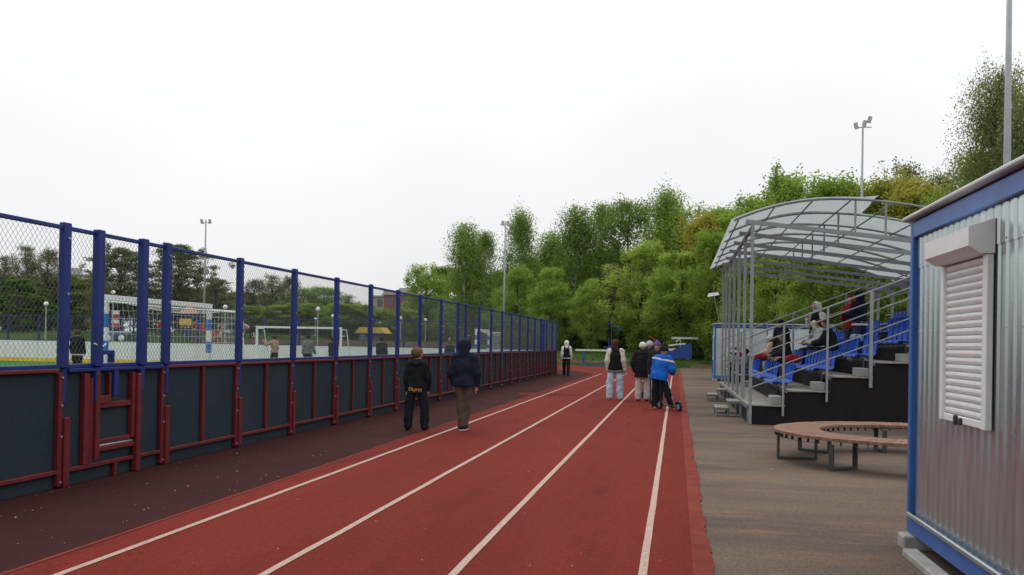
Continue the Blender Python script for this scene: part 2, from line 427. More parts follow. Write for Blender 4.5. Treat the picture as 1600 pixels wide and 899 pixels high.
for i in range(len(posts)-1):
    a, b2 = posts[i], posts[i+1]
    if a < -4: continue
    # board
    bo = MB().bbox(-0.045, -0.003, a-8.43+.004, b2-8.43-.004, 0.0, 1.117, 0.003); fp(bo, 'board_panel', M_SLATE)
    if not (8.0 < a < 9):
        fp(MB().bbox(-0.05, 0.048, a-8.43-.055, b2-8.43-.075, 1.118, 1.150, 0.005), 'red_top_rail', M_RED)
        fp(MB().bbox(0.0, 0.050, a-8.43+.09, b2-8.43-.075, 0.14, 0.18, 0.005), 'lower_rail', M_RED)
        n = 1
        put(mid_me, 'middle_stile', (a+b2)/2)
    fp(MB().bbox(-0.02, 0.045, a-8.43+.058, b2-8.43-.058, 1.155, 1.195, 0.005), 'blue_bottom_rail', M_BLUE)
    fp(MB().bbox(0.005, 0.045, a-8.43+.056, b2-8.43-.056, 2.50, 2.54, 0.005), 'top_rail', M_BLUE)
    o = put(ML, 'wire_mesh', a+.04, 0.012, 1.14, s=(1, (b2-a-.08)/1.8, 1.0)); o['kind'] = 'stuff'
# gate in the bay between the posts at 8.43 and 10.3
ga = link('gate', None, fence, (0, 8.95-8.43, 0)); tg = lambda mb, n, m: mb.build(n, m, ga)
for y in (0.0, 0.83):
    g = link('gate_post', MB().bbox(0.0, 0.08, -0.055, 0.055, 1.165, 2.56, 0.008).mesh('gate_post', M_BLUE), ga, (0.012, y, 0))
    link('gate_post_foot', MB().bbox(0.004, 0.06, -0.03, 0.045, 0.80 if y == 0 else 0.88, 1.16, 0.006).mesh('gate_post_foot', M_BLUE), ga, (0.012, y, 0))
tg(MB().bbox(0.0, 0.07, -0.46, 1.29, 1.118, 1.153, 0.005), 'gate_sill', M_BLUE)
tg(MB().bbox(0.0, 0.055, -0.19, -0.10, 0.18, 1.10, 0.006), 'frame_stile', M_RED)
tg(MB().bbox(0.0, 0.05, -0.085, -0.03, 0.18, 1.05, 0.006), 'frame_stile', M_RED)
tg(MB().bbox(0.02, 0.075, -0.02, 0.05, 0.22, 1.10, 0.006), 'frame_stile', M_RED)
tg(MB().bbox(0.0, 0.06, 0.66, 0.72, 0.38, 1.09, 0.006), 'frame_stile', M_RED)
tg(MB().bbox(0.01, 0.09, 0.725, 0.80, 0.0, 1.075, 0.012), 'hinge_post', M_RED)
tg(MB().bbox(0.0, 0.045, 0.05, 0.66, 0.73, 0.79, 0.006), 'frame_rail', M_RED)
tg(MB().bbox(0.0, 0.045, 0.05, 0.66, 0.36, 0.41, 0.006), 'frame_rail', M_RED)
tg(MB().bbox(0.0, 0.055, 0.05, 0.72, 0.285, 0.335, 0.006), 'frame_rail', M_RED)
tg(MB().bbox(0.004, 0.052, 0.06, 0.70, 0.338, 0.356, 0.004), 'rail_lip', M_BOLT)
tg(MB().bbox(0.0, 0.05, -0.43, 1.27, 0.14, 0.18, 0.005), 'frame_rail', M_RED)
tg(MB().bbox(0.0, 0.05, 0.36, 0.41, 0.0, 0.138, 0.005), 'foot', M_RED)
tg(MB().bbox(0.03, 0.06, 0.05, 0.26, 0.78, 0.86, 0.004), 'latch_box', M_RED)
tg(MB().bbox(0.0, 0.05, 0.24, 0.275, 0.78, 1.10, 0.004), 'latch_strip', M_RED)
tg(MB().bbox(0.0, 0.07, 0.30, 0.38, 0.85, 1.115, 0.006), 'latch_sleeve', M_BLUE)
br = MB().bbox(0.0, 0.06, 0.06, 0.11, 1.20, 1.33, 0.004).bbox(0.0, 0.06, 0.114, 0.26, 1.285, 1.33, 0.004).bbox(0.0, 0.06, 0.264, 0.31, 1.20, 1.33, 0.004)
tg(br, 'latch_bracket', M_BLUE)
ch = [(0.085 + .01*math.sin(i*1.7), -0.10 + i*.035, 1.40 - .03*math.sin(i/6*math.pi)) for i in range(7)]
tg(MB().tube(ch, 0.007, 5), 'chain', M_BOLT)

# end fence of the rink (white boards seen from inside, mesh above)
EY = 47.4
ef = empty('rink_end_fence', (FX, EY, 0)); tag(ef, 'far white-boarded rink end with yellow kick strip, blue posts and mesh', 'fence')
epost = MB().bbox(-0.045, 0.045, 0.0, 0.07, 0.0, 2.56, 0.006).mesh('end_post', M_BLUE)
xs = [FX - 0.35 - 1.88*i for i in range(20)]
for i, x in enumerate(xs):
    link('end_post', epost, ef, (x-FX, 0.02, 0))
    if i + 1 < len(xs):
        x2 = xs[i+1]
        MB().bbox(x2-FX+.006, x-FX-.006, -0.035, 0.015, 0.21, 1.16, 0.003).build('board_panel', M_WHITEB, ef)
        MB().bbox(x2-FX+.002, x-FX-.002, -0.045, 0.015, 0.0, 0.205, 0.003).build('kick_strip', M_YELLOW, ef)
        MB().bbox(x2-FX, x-FX-.001, -0.05, 0.018, 1.163, 1.20, 0.003).build('rail_cap', M_BLUE, ef)
        MB().bbox(x2-FX+.046, x-FX-.046, 0.02, 0.05, 2.50, 2.54, 0.003).build('top_rail', M_BLUE, ef)
        o = link('wire_mesh', ML, ef, (x-FX-.04, 0.03, 1.14), R(90), (1, 1.0, 1.0)); o['kind'] = 'stuff'

# ================================================================== GOALS
M_GWHITE = mat('white_goal_paint', (0.78, 0.79, 0.79), 0.4, 0.06, 6)
M_GBLUE = mat('goal_blue_stripe', (0.03, 0.16, 0.52), 0.4, 0.15, 9)
M_NET = mat('net_cord', (0.62, 0.62, 0.60), 0.9, 0.1, 5)
def net(mb, fn, nu, nv, r=0.0026):
    for i in range(nu+1): mb.tube([fn(i/nu, j/(nv)) for j in range(nv+1)], r, 3, False)
    for j in range(nv+1): mb.tube([fn(i/nu, j/nv) for i in range(nu+1)], r, 3, False)
def striped_goal(loc, label, W=3.0):
    """handball goal, mouth along local y, net towards local +x"""
    g = empty('goal', loc); tag(g, label, 'goal')
    for s in (0, 1):
        y = s*W
        p = link('goal_post', None, g, (0, y, 0))
        for k in range(10):
            MB().bbox(-0.04, 0.04, -0.04, 0.04, k*.2+.001, (k+1)*.2-.001, .004).build('stripe', M_GBLUE if k % 2 == 0 else M_GWHITE, p)
        MB().tube([(0.05, y, 1.98), (0.58, y, 1.95), (0.60, y, 1.90), (0.85, y, 0.04), (0.05, y, 0.03)], 0.015, 6).build('side_frame', M_GWHITE, g)
    MB().bbox(-0.041, 0.041, -0.045, W+.045, 2.001, 2.08, .005).build('crossbar', M_GWHITE, g)
    MB().tube([(0.59, 0, 1.93), (0.59, W, 1.93)], 0.014, 6).build('rear_bar', M_GWHITE, g)
    MB().tube([(0.85, 0, .04), (0.85, W, .04)], 0.015, 6).build('ground_bar', M_GWHITE, g)
    m = MB()
    sag = lambda u, v: .10*math.sin(u*math.pi)*math.sin(v*math.pi)
    net(m, lambda u, v: (.61+.22*v - sag(u, v), u*W, 1.9*(1-v)+.03), 26, 17)
    net(m, lambda u, v: (.04+.55*v, u*W, 1.99-.05*v - sag(u, v)), 26, 6)
    for y in (0.0, W):
        net(m, lambda u, v: (.03+u*(.56+.22*v), y + (.12 if y == 0 else -.12)*math.sin(u*math.pi)*math.sin(v*math.pi), 1.93*(1-v)+.03), 7, 17)
    nn = m.build('net', M_NET, g); nn['kind'] = 'stuff'
    return g
striped_goal((-8.33, 12.97, 0.006), 'near goal with blue and white striped posts and sagging net, behind the gate', 3.2)
striped_goal((-8.75, 41.6, 0.006), 'far small goal with blue and white striped posts near the end of the fence', 2.9)
g = empty('goal', (-20.7, 45.2, 0.006)); tag(g, 'large all-white goal standing before the white end boards', 'goal')
for x in (0, 4.4):
    MB().bbox(x-.05, x+.05, -.05, .05, 0, 2.0, .006).build('goal_post', M_GWHITE, g)
    MB().tube([(x, .05, 1.98), (x, .8, 1.98), (x+.0, 1.6, .04), (x, .05, .04)], .03, 6).build('side_frame', M_GWHITE, g)
MB().bbox(-.051, 4.451, -.052, .052, 2.001, 2.10, .006).build('crossbar', M_GWHITE, g)
MB().tube([(0, 1.6, .04), (4.4, 1.6, .04)], .03, 6).build('ground_bar', M_GWHITE, g)
# ================================================================== GRANDSTAND
M_GREY = mat('grey_steel_paint', (0.23, 0.245, 0.255), 0.5, 0.12, 5, metal=0.0)
M_DARKST = mat('dark_steel', (0.13, 0.14, 0.15), 0.5, 0.15, 5)
M_BLACK = mat('black_sheet', (0.012, 0.010, 0.011), 0.7, 0.25, 2, 0.15, 30, spec=.15)
M_PLANK = mat('weathered_plank', (0.24, 0.225, 0.20), 0.9, 0.22, 3, 0.3, 60, stretch=(6, .6, 6))
M_STEP = mat('grey_step_box', (0.27, 0.27, 0.26), 0.8, 0.15, 5)
M_SEAT = mat('blue_plastic_seat', (0.005, 0.066, 0.40), 0.5, 0.15, 3, spec=.2)
SX, SY, SL = 1.42, 19.0, 12.2
PIT, RISE, Z0 = 0.80, 0.29, 0.38
st = empty('grandstand', (SX, SY, 0)); tag(st, 'stepped spectator stand with blue seats, plank decks and a black end wall', 'grandstand')
# black end wall, stepped, and the sloped board under it
prof = [(0.02, 0.0), (0.02, Z0-.03)]
for k in range(6):
    prof += [(0.02+PIT*k+.66, Z0+RISE*k-.03), (0.02+PIT*k+.66, Z0+RISE*(k+1)-.03)]
prof += [(5.1, Z0+RISE*6-.03), (5.1, 0.0)]
for yy in (0.02, SL-.04):
    w_ = MB(); n = len(prof); cols = []
    xsn = sorted(set(round(p[0], 3) for p in prof))
    for a, b2 in zip(xsn[:-1], xsn[1:]):
        k = int((0.5*(a+b2) - 0.02 + .14)//PIT); zt = Z0+RISE*k-.03
        cols.append((a, b2, zt))
    pl = [(0.02, 0.0), (5.1, 0.0)] + [q for a, b2, z in reversed(cols) for q in ((b2, z), (a, z))]
    w_.prism(pl, 'y', yy, yy+.02); w_.build('end_wall', M_BLACK, st)
# decks: planks; risers
for k in range(7):
    z = Z0+RISE*k; x0 = PIT*k-.06
    for j in range(3):
        if k == 6 and j >= 1: continue
        MB().bbox(x0+j*.235+.004, x0+j*.235+.231, -.02+random.uniform(-.02,.02), SL, z-.028+random.uniform(0,.004), z+random.uniform(0,.004), .004).build('deck_plank', M_PLANK, st)
    if k < 6: MB().box(x0+.655, x0+.672, 0.9, SL-.05, z+.002, z+RISE-.03).build('riser_sheet', M_BLACK, st)
    MB().bbox(x0+.0, x0+.04, .05, SL-.05, z-.09, z-.03, .003).build('deck_beam', M_DARKST, st)
    for yy in np.arange(.06, SL, 1.95):
        MB().bbox(x0+.005, x0+.035, yy, yy+.04, 0, z-.091, .003).build('support_leg', M_GREY, st)
# aisle step boxes at the near end
for k in range(6):
    x0 = PIT*k+.40; z = Z0+RISE*k
    for (ya, yb) in ((.18, .78), (8.2, 8.9)):
        MB().bbox(x0, x0+.20, ya, yb, z+.006, z+.16, .006).build('aisle_step', M_STEP, st)
# seats
def seat_mesh():
    m = MB(); W = .42
    prof = [(-.02, -.035), (0.0, 0.0), (.05, .012), (.14, .0), (.26, -.018), (.34, -.012), (.385, .02), (.405, .07), (.425, .16), (.445, .27), (.452, .33), (.45, .36)]
    NU = 18
    def fn(u, v):
        i = v*(len(prof)-1); a = int(min(i, len(prof)-2)); fr = i-a
        x = prof[a][0]*(1-fr)+prof[a+1][0]*fr; z = prof[a][1]*(1-fr)+prof[a+1][1]*fr
        y = (u-.5)*W; e = abs(u-.5)*2
        if v > .62:
            x += -.03*e**2 + .010*math.sin(u*math.pi*9)*min(1, (v-.62)*6)*(1 if v < .97 else 0)
            z -= .05*max(0, e-.75)*4*(v-.62)*1.5
            y *= 1-.10*(v-.62)
        else: z += .02*e**4 - (.02 if e > .93 else 0)
        return (x, y, z)
    m.grid(fn, NU, 22)
    # second skin for thickness
    m.grid(lambda u, v: tuple(Vector(fn(1-u, v)) + Vector((.012 if v > .6 else 0, 0, -.012 if v <= .6 else -.003))), NU, 22)
    me = m.mesh('seat', M_SEAT, True); return me
seat_me = seat_mesh()
bracket_me = MB().bbox(.10, .30, -.15, -.11, -.07, -.018, .003).bbox(.10, .30, .11, .15, -.07, -.018, .003).mesh('seat_bracket', M_DARKST)
gaps = {(0, 4), (0, 5), (1, 9), (2, 3), (2, 12), (3, 6), (3, 7), (0, 13), (1, 16)}
for k in range(6):
    zp = Z0+RISE*k+.41; x0 = PIT*k+.50
    MB().bbox(x0+.16, x0+.20, .95, SL-.2, zp-.115, zp-.072, .003).build('seat_beam', M_GREY, st)
    for yy in np.arange(1.2, SL, 1.5):
        MB().bbox(x0+.165, x0+.195, yy, yy+.03, Z0+RISE*k+.006, zp-.116, .003).build('seat_leg', M_GREY, st)
    for i in range(21):
        y = 1.2+i*.5
        if 8.0 < y < 9.1 or (k, i) in gaps: continue
        o = link('seat', seat_me, st, (x0, y, zp), R(random.gauss(0, 1.2)))
        link('seat_bracket', bracket_me, o)
# railings at both ends and the back
def rails(y0, rows, xa, xb, full=True):
    zt = lambda x: 1.70+.400*(x+SX-1.4)
    for x, w2 in ((.60, .04), (1.40, .04), (2.19, .06), (2.98, .04), (3.77, .04), (4.55, .04)):
        MB().bbox(x-w2/2, x+w2/2, y0-.02, y0+.02, Z0+RISE*int((x+.06)//PIT)-.2, zt(x)-.015, .004).build('rail_post', M_GREY, st)
    for dz in rows:
        MB().tube([(xa, y0, zt(xa)+dz), (xb, y0, zt(xb)+dz)], .017 if dz == 0 else .012, 8).build('handrail', M_GREY, st)
rails(-.055, (0, -.205, -.40, -.78, -1.0), -.02, 4.75)
rails(SL+.03, (0, -.25, -.5), -.02, 4.75)
for zz in (2.75, 2.5, 2.2):
    MB().tube([(4.95, -.05, zz+.35), (4.95, SL, zz+.35)], .016, 6).build('back_rail', M_GREY, st)
for yy in (2.9, 4.4, 5.0, 6.5, 8.6, 10.2):
    MB().bbox(.0, .05, yy, yy+.05, 0.0, 1.28, .004).build('front_rail_post', M_GREY, st)
for ya, yb in ((2.9, 4.4), (5.0, 6.5), (8.6, 10.2)):
    for zz in (1.22, .85):
        MB().tube([(.02, ya+.03, zz), (.02, yb+.03, zz)], .016, 6).build('front_rail', M_GREY, st)
MB().box(-.035, -.018, .1, SL, .02, Z0-.095).build('front_skirt', M_BLACK, st)
# portable steps
for (x, y, lab) in ((.84, 21.0, 'near pair of grey plank steps at the front of the stand'), (.86, 26.6, 'farther pair of grey plank steps at the front of the stand')):
    s = empty('entry_steps', (x, y, 0)); tag(s, lab, 'steps')
    for (xa, xb, z) in ((0, .29, .19), (.26, .54, .33)):
        for j in range(2):
            MB().bbox(xa+j*(xb-xa)/2+.003, xa+(j+1)*(xb-xa)/2-.003, 0, .95, z-.03, z, .004).build('tread', M_PLANK, s)
        for yy in (.02, .90):
            MB().bbox(xa+.005, xa+.035, yy, yy+.03, 0, z-.031, .003).build('frame_leg', M_GREY, s)
            MB().bbox(xb-.035, xb-.005, yy, yy+.03, 0, z-.031, .003).build('frame_leg', M_GREY, s)
            MB().bbox(xa+.036, xb-.036, yy, yy+.028, .01, .035, .003).build('frame_bar', M_GREY, s)
            MB().bbox(xa+.036, xb-.036, yy, yy+.028, z-.065, z-.032, .003).build('frame_bar', M_GREY, s)

# ------------------------------------------------------------------ canopy
mp_ = bpy.data.materials.new('milky_polycarbonate'); mp_.use_nodes = True; t = mp_.node_tree; t.nodes.remove(t.nodes['Principled BSDF'])
oo = t.nodes['Material Output']
d1 = node(t, 'ShaderNodeBsdfTranslucent'); d1.inputs['Color'].default_value = (0.50, 0.535, 0.54, 1)
d2 = node(t, 'ShaderNodeBsdfDiffuse'); d2.inputs['Color'].default_value = (0.55, 0.57, 0.58, 1)
d3 = node(t, 'ShaderNodeBsdfTransparent'); d3.inputs['Color'].default_value = (0.86, 0.9, 0.9, 1)
d4 = node(t, 'ShaderNodeBsdfGlossy'); d4.inputs['Roughness'].default_value = 0.25
m1 = node(t, 'ShaderNodeMixShader'); m1.inputs[0].default_value = 0.35
t.links.new(d1.outputs[0], m1.inputs[1]); t.links.new(d2.outputs[0], m1.inputs[2])
m2_ = node(t, 'ShaderNodeMixShader'); dn = noise(t, 1.2, 4)
t.links.new(ramp(t, dn, [(0.3, (.10, .10, .10)), (.7, (.20, .20, .20))]), m2_.inputs[0])
t.links.new(m1.outputs[0], m2_.inputs[1]); t.links.new(d3.outputs[0], m2_.inputs[2])
m3 = node(t, 'ShaderNodeMixShader'); m3.inputs[0].default_value = 0.06
t.links.new(m2_.outputs[0], m3.inputs[1]); t.links.new(d4.outputs[0], m3.inputs[2]); t.links.new(m3.outputs[0], oo.inputs['Surface'])

cn = empty('canopy', (0, SY, 0)); tag(cn, 'arched translucent canopy on grey steel posts over the spectator stand', 'canopy')
AX, AZ = 2.87, 4.33
az = lambda x: AZ - (0.122 if x < AX else 0.060)*(x-AX)**2
bz = lambda x: 3.90 - .122*(x-1.35)
BY = [1.95*i for i in range(7)]
for i, y in enumerate(BY):
    p = MB().bbox(1.385, 1.445, y-.03, y+.03, 0.0, bz(1.42)-.045, .005).build('canopy_post', M_GREY, cn)
    MB().bar((1.415, y+.012, 3.45), (1.415, y+.30, 3.80), .05, .09).build('bracket', M_DARKST, p)
    q = MB().bbox(6.0, 6.07, y-.035, y+.035, 0.0, bz(6.03)-.05, .005).build('rear_post', M_GREY, cn)
    MB().prism([(5.65, bz(5.65)-.046), (5.999, bz(5.999)-.046), (5.999, bz(5.999)-.40)], 'y', y-.006, y+.006).build('gusset', M_GREY, q)
    MB().bar((1.28, y, bz(1.28)), (6.3, y, bz(6.3)), .06, .08).build('cross_beam', M_GREY, cn)
    xs_ = np.linspace(1.06, 6.45, 28)
    MB().tube([(x, y, az(x)) for x in xs_], .024, 6).build('arch_rib', M_GREY, cn)
    for x in ((3.3, 3.85) if i == 0 else (3.3,)):
        MB().bar((x, y, bz(x)+.04), (x, y, az(x)-.025), .035).build('strut', M_GREY, cn)
for x in (1.14, 1.8, 2.5, 3.2, 3.95, 4.75, 5.55, 6.3):
    MB().tube([(x, -.05 if x < 3.7 else -.05, az(x)-.034), (x, BY[-1]+.25, az(x)-.034)], .016, 5).build('purlin', M_DARKST, cn)
MB().bar((1.415, .04, 3.815), (1.415, BY[-1], 3.815), .05, .07).build('eaves_beam', M_DARKST, cn)
MB().bar((6.035, .04, 3.25), (6.035, BY[-1], 3.25), .05, .07).build('eaves_beam', M_DARKST, cn)
def sheet_part(y0, y1, xa, xb, flap=0.0):
    m = MB()
    def fn(u, v):
        x = xa+(xb-xa)*u; y = y0+(y1-y0)*v
        z = az(x)+.030+.006*math.sin(v*math.pi*3+x*2)
        if flap and u > .86:
            e = (u-.86)/.14; z += flap*e**1.5*(.5+.8*math.sin(v*5.1+.6)) ; y += .10*e*math.sin(v*9)
        return (x, y, z)
    m.grid(fn, 40, 8)
    return m.build('roof_sheet', mp_, cn, True)
for i in range(6):
    y0, y1 = BY[i]+.012-(.12 if i == 0 else 0), BY[i+1]-.012+(.25 if i == 5 else 0)
    if i == 0: sheet_part(y0, y1, 1.0, 3.72, .06)
    else: sheet_part(y0, y1, 1.0, 6.5 + random.uniform(-.05, .05))

# ================================================================== SHEDS
mg = bpy.data.materials.new('galvanised_sheet'); mg.use_nodes = True; t = mg.node_tree; b = t.nodes['Principled BSDF']
b.inputs['Metallic'].default_value = 0.88
s1 = ramp(t, noise(t, 3.0, 6, (1, 1, .18), .65), [(.3, (.44, .49, .50)), (.7, (.60, .655, .665))])
t.links.new(s1, b.inputs['Base Color'])
s2 = ramp(t, noise(t, 2.0, 6, (1, 1, .35), .7), [(.3, (.24, .24, .24)), (.72, (.37, .37, .37))])
t.links.new(s2, b.inputs['Roughness'])
bp = t.nodes.new('ShaderNodeBump'); bp.inputs['Strength'].default_value = .12; bp.inputs['Distance'].default_value = .01
t.links.new(noise(t, 7.0, 3, (1, 1, .3)), bp.inputs['Height']); t.links.new(bp.outputs[0], b.inputs['Normal'])
M_SBLUE = mat('shed_blue_paint', (0.035, 0.115, 0.36), 0.42, 0.15, 4, 0.06, 40)
M_SHUT = mat('white_shutter', (0.70, 0.695, 0.70), 0.42, 0.05, 8)
M_ROOFM = mat('roof_edge_metal', (0.50, 0.51, 0.51), 0.5, 0.1, 4, metal=.3)
M_CONC = mat('concrete_block', (0.30, 0.29, 0.27), 0.9, 0.2, 8, .4, 60)
M_DARK = mat('dark_gap', (0.015, 0.015, 0.016), 0.8)
def corr(y0, y1, z0, z1, x=0.0, pitch=.13, dep=.012, axis='y'):
    """trapezoid corrugated sheet facing -x"""
    pr = []; y = y0
    while y < y1 - 1e-6:
        for f_, d_ in ((0, 0), (.40, 0), (.52, -1), (.88, -1)):
            yy = y+f_*pitch
            if yy < y1: pr.append((yy, x+d_*dep))
        y += pitch
    pr.append((y1, x))
    nz = max(2, int((z1-z0)/.25)); m = MB(); n = len(pr)
    P = (lambda q, z: (q[1], q[0], z)) if axis == 'y' else (lambda q, z: (q[0], q[1], z))
    for j in range(nz+1):
        for q in pr: m.v.append(P(q, z0+(z1-z0)*j/nz))
    for j in range(nz):
        for i in range(n-1):
            a = j*n+i; m.f.append((a, a+n, a+n+1, a+1) if axis == 'y' else (a, a+1, a+n+1, a+n))
    return m
def shed(loc, ang, L, W, H, label, detail=True):
    s = empty('site_shed', loc, R(ang)); tag(s, label, 'shed')
    bw = .07
    # floor frame, corner posts, roof channel
    for (x0, x1, y0, y1) in ((-.03, .06, -L, 0), (W-.06, W+.03, -L, 0)):
        MB().bbox(x0, x1, y0, y1, .10, .23, .008).build('base_rail', M_SBLUE, s)
        MB().bbox(x0, x1, y0+bw, y1-bw, H-.125, H-.002, .008).build('roof_channel', M_SBLUE, s)
    for (y0, y1) in ((-L, -L+.06), (-.06, 0)):
        MB().bbox(.062, W-.062, y0, y1, .10, .23, .008).build('base_rail', M_SBLUE, s)
        MB().bbox(.062, W-.062, y0, y1, H-.125, H-.002, .008).build('roof_channel', M_SBLUE, s)
    for x in (-.032, W-.04):
        for y in (-L+.0, -bw):
            MB().bbox(x, x+.072, y, y+bw, .232, H-.002, .008).build('corner_post', M_SBLUE, s)
    MB().bbox(-.08, W+.08, -L-.08, .08, H+.012, H+.045, .010).build('roof', M_ROOFM, s)
    # walls
    for side in (0, 1):
        for (z0, z1, off) in ((.22, 2.14, 0), (2.10, H-.115, -.006)):
            m = corr(-L+bw, -bw, z0, z1, .018+off)
            if side:
                m.v = [(W-v[0], v[1], v[2]) for v in m.v]; m.f = [q[::-1] for q in m.f]
            m.build('wall_sheet', mg, s)
    for yy, fl in ((-.018, True), (-L+.018, False)):
        m = corr(.04, W-.04, .22, H-.16, 0, axis='x')
        m.v = [(v[0], yy - v[1] if fl else yy + v[1], v[2]) for v in m.v]
        if fl: m.f = [q[::-1] for q in m.f]
        m.build('wall_sheet', mg, s)
    for (x, y) in ((-.10, -.22), (W-.2, -.22), (-.10, -L/2), (W-.2, -L/2), (-.10, -L+.02), (W-.2, -L+.02)):
        MB().bbox(x, x+.22, y, y+.20, -.01, .097, .01).build('footing_block', M_CONC, s)
    return s
SH = (1.785, 7.76, 0)
sh = shed(SH, 0.8, 6.4, 2.5, 2.455, 'galvanised shed with blue frame and white roller shutter at the right')
MB().bbox(-.055, -.033, -6.3, -.1, .231, .262, .004).build('drip_sill', mg, sh)
MB().bbox(-.16, -.05, -3.2, -.42, -.01, .05, .012).build('kerb_slab', M_CONC, sh)
# roller shutter
ya, yb, za, zb = -1.74, -.94, 1.07, 2.05
shu = link('roller_shutter', None, sh, (0, 0, 0))
MB().bbox(-.045, -.004, ya-.075, ya, za-.05, zb, .005).build('guide_rail', M_SHUT, shu)
MB().bbox(-.045, -.004, yb, yb+.055, za-.05, zb, .005).build('guide_rail', M_SHUT, shu)
hb = MB().prism([(-.004, zb+.001), (-.08, zb+.001), (-.15, zb+.045), (-.15, zb+.155), (-.004, zb+.205)], 'y', ya-.085, yb+.065); hb.build('shutter_box', M_SHUT, shu)
ns = 21; sl_h = (zb-za)/ns
prof = [(-.008, 0), (-.022, .010), (-.026, .022), (-.024, .036), (-.014, sl_h-.006), (-.008, sl_h-.002)]
slm = MB().prism(prof, 'y', ya+.002, yb-.002).mesh('slat', M_SHUT)
for i in range(ns):
    link('slat', slm, shu, (0, 0, za+i*sl_h))
MB().bbox(-.034, -.006, ya+.003, yb-.003, za-.048, za-.002, .004).build('bottom_bar', M_SHUT, shu)
MB().bbox(-.055, -.035, -1.27, -1.23, za-.06, za+.005, .006).build('padlock', mat('dark_lock', (.06,.05,.05), .4, metal=.7), shu)
MB().bbox(-.052, -.035, -1.36, -1.33, za-.055, za-.01, .004).build('hasp', MATS['dark_lock'], shu)
# rivets
rv = MB().tube([(0,0,0),(-.006,0,0)], .008, 6).mesh('rivet', M_BOLT)
for i in range(24): link('rivet', rv, sh, (-.006, -.2-i*.26, 2.12))
for i in range(24): link('rivet', rv, sh, (-.004, -.2-i*.26, 1.62))

fs_ = shed((1.66, 45.3, 0), 0, 2.6, 5.0, 2.46, 'small galvanised shed with blue corners at the far end of the stand')
fs_.location = (1.66, 45.3, 0)
MB().bbox(-.045, -.01, -1.7, -.9, .9, 2.0, .01).build('window', M_SHUT, fs_)
MB().bbox(-.05, -.046, -1.62, -.98, .98, 1.92, .002).build('pane', mat('pale_pane', (.45,.5,.52), .15, .05), fs_)
# wind vane pole by the far shed
wv = empty('wind_vane', (1.95, 46.2, 0)); tag(wv, 'thin leaning wind vane pole with white blade near the far shed', 'vane')
MB().tube([(.1, 0, 0), (.06, 0, 2.4), (-.25, 0, 3.9), (-.28, 0, 4.4)], .017, 6).build('pole', M_PLANK, wv)
MB().add([(-.55,-.01,3.82),(-.02,-.01,3.92),(-.04,-.01,4.05),(-.5,-.01,4.0),(-.55,.01,3.82),(-.02,.01,3.92),(-.04,.01,4.05),(-.5,.01,4.0)], [(3,2,1,0),(4,5,6,7),(0,1,5,4),(1,2,6,5),(2,3,7,6),(3,0,4,7)]).build('blade', M_GWHITE, wv)

# ================================================================== RING BENCH
M_WOOD = mat('orange_brown_slats', (0.205, 0.108, 0.062), 0.75, 0.35, 5, 0.25, 50, stretch=(1, 8, 1))
M_WOOD2 = mat('brown_slats', (0.165, 0.082, 0.048), 0.75, 0.35, 5, 0.25, 50, stretch=(1, 8, 1))
bx, by, bR, br_, bh = 3.04, 13.36, 1.73, 1.13, 0.40
be = empty('ring_bench', (bx, by, 0)); tag(be, 'ring-shaped wooden slat bench on dark steel frames beside the shed', 'bench')
NSL = 124; da = 2*math.pi/NSL
def slat(m):
    q = MB(); g_ = .0022
    lo, hi = -da/2, da/2
    v = []
    for z in (bh-.035, bh):
        for r_, a in ((br_, lo), (bR, lo), (bR, hi), (br_, hi)):
            off = g_ if a == lo else -g_
            v.append((r_*math.cos(a) , r_*math.sin(a)+off, z))
    q.add(v, [(0,3,2,1),(4,5,6,7),(0,1,5,4),(1,2,6,5),(2,3,7,6),(3,0,4,7)]); return q.mesh('slat', m)
sm1, sm2 = slat(M_WOOD), slat(M_WOOD2)
for i in range(NSL):
    o = link('slat', sm1 if random.random() < .6 else sm2, be, (0, 0, random.uniform(-.002, .002)), i*da)
for rr in (br_+.05, bR-.04):
    m = MB(); n = 64
    for k in range(n):
        a0, a1 = 2*math.pi*k/n, 2*math.pi*(k+1)/n
        m.add([(r_*math.cos(a), r_*math.sin(a), z) for z in (bh-.085, bh-.039) for r_, a in ((rr-.02,a0),(rr+.02,a0),(rr+.02,a1),(rr-.02,a1))], [(0,3,2,1),(4,5,6,7),(0,1,5,4),(2,3,7,6)])
    m.build('ring_rail', M_DARKST, be)
M_LEG = mat('charcoal_steel', (0.055, 0.052, 0.05), 0.5, 0.1, 6)
for k, a in enumerate((183, 226, 272, 318, 3, 48, 93, 138)):
    ca, sa = math.cos(R(a)), math.sin(R(a)); P = lambda r_, z: (r_*ca, r_*sa, z)
    m = MB().bar(P(br_+.06, 0), P(br_+.06, bh-.087), .06, .03, (ca, sa, 0)); m.bar(P(bR-.05, 0), P(bR-.05, bh-.087), .06, .03, (ca, sa, 0))
    m.bar(P(br_+.076, .016), P(bR-.066, .016), .06, .03)
    m.build('leg_frame', M_LEG, be)

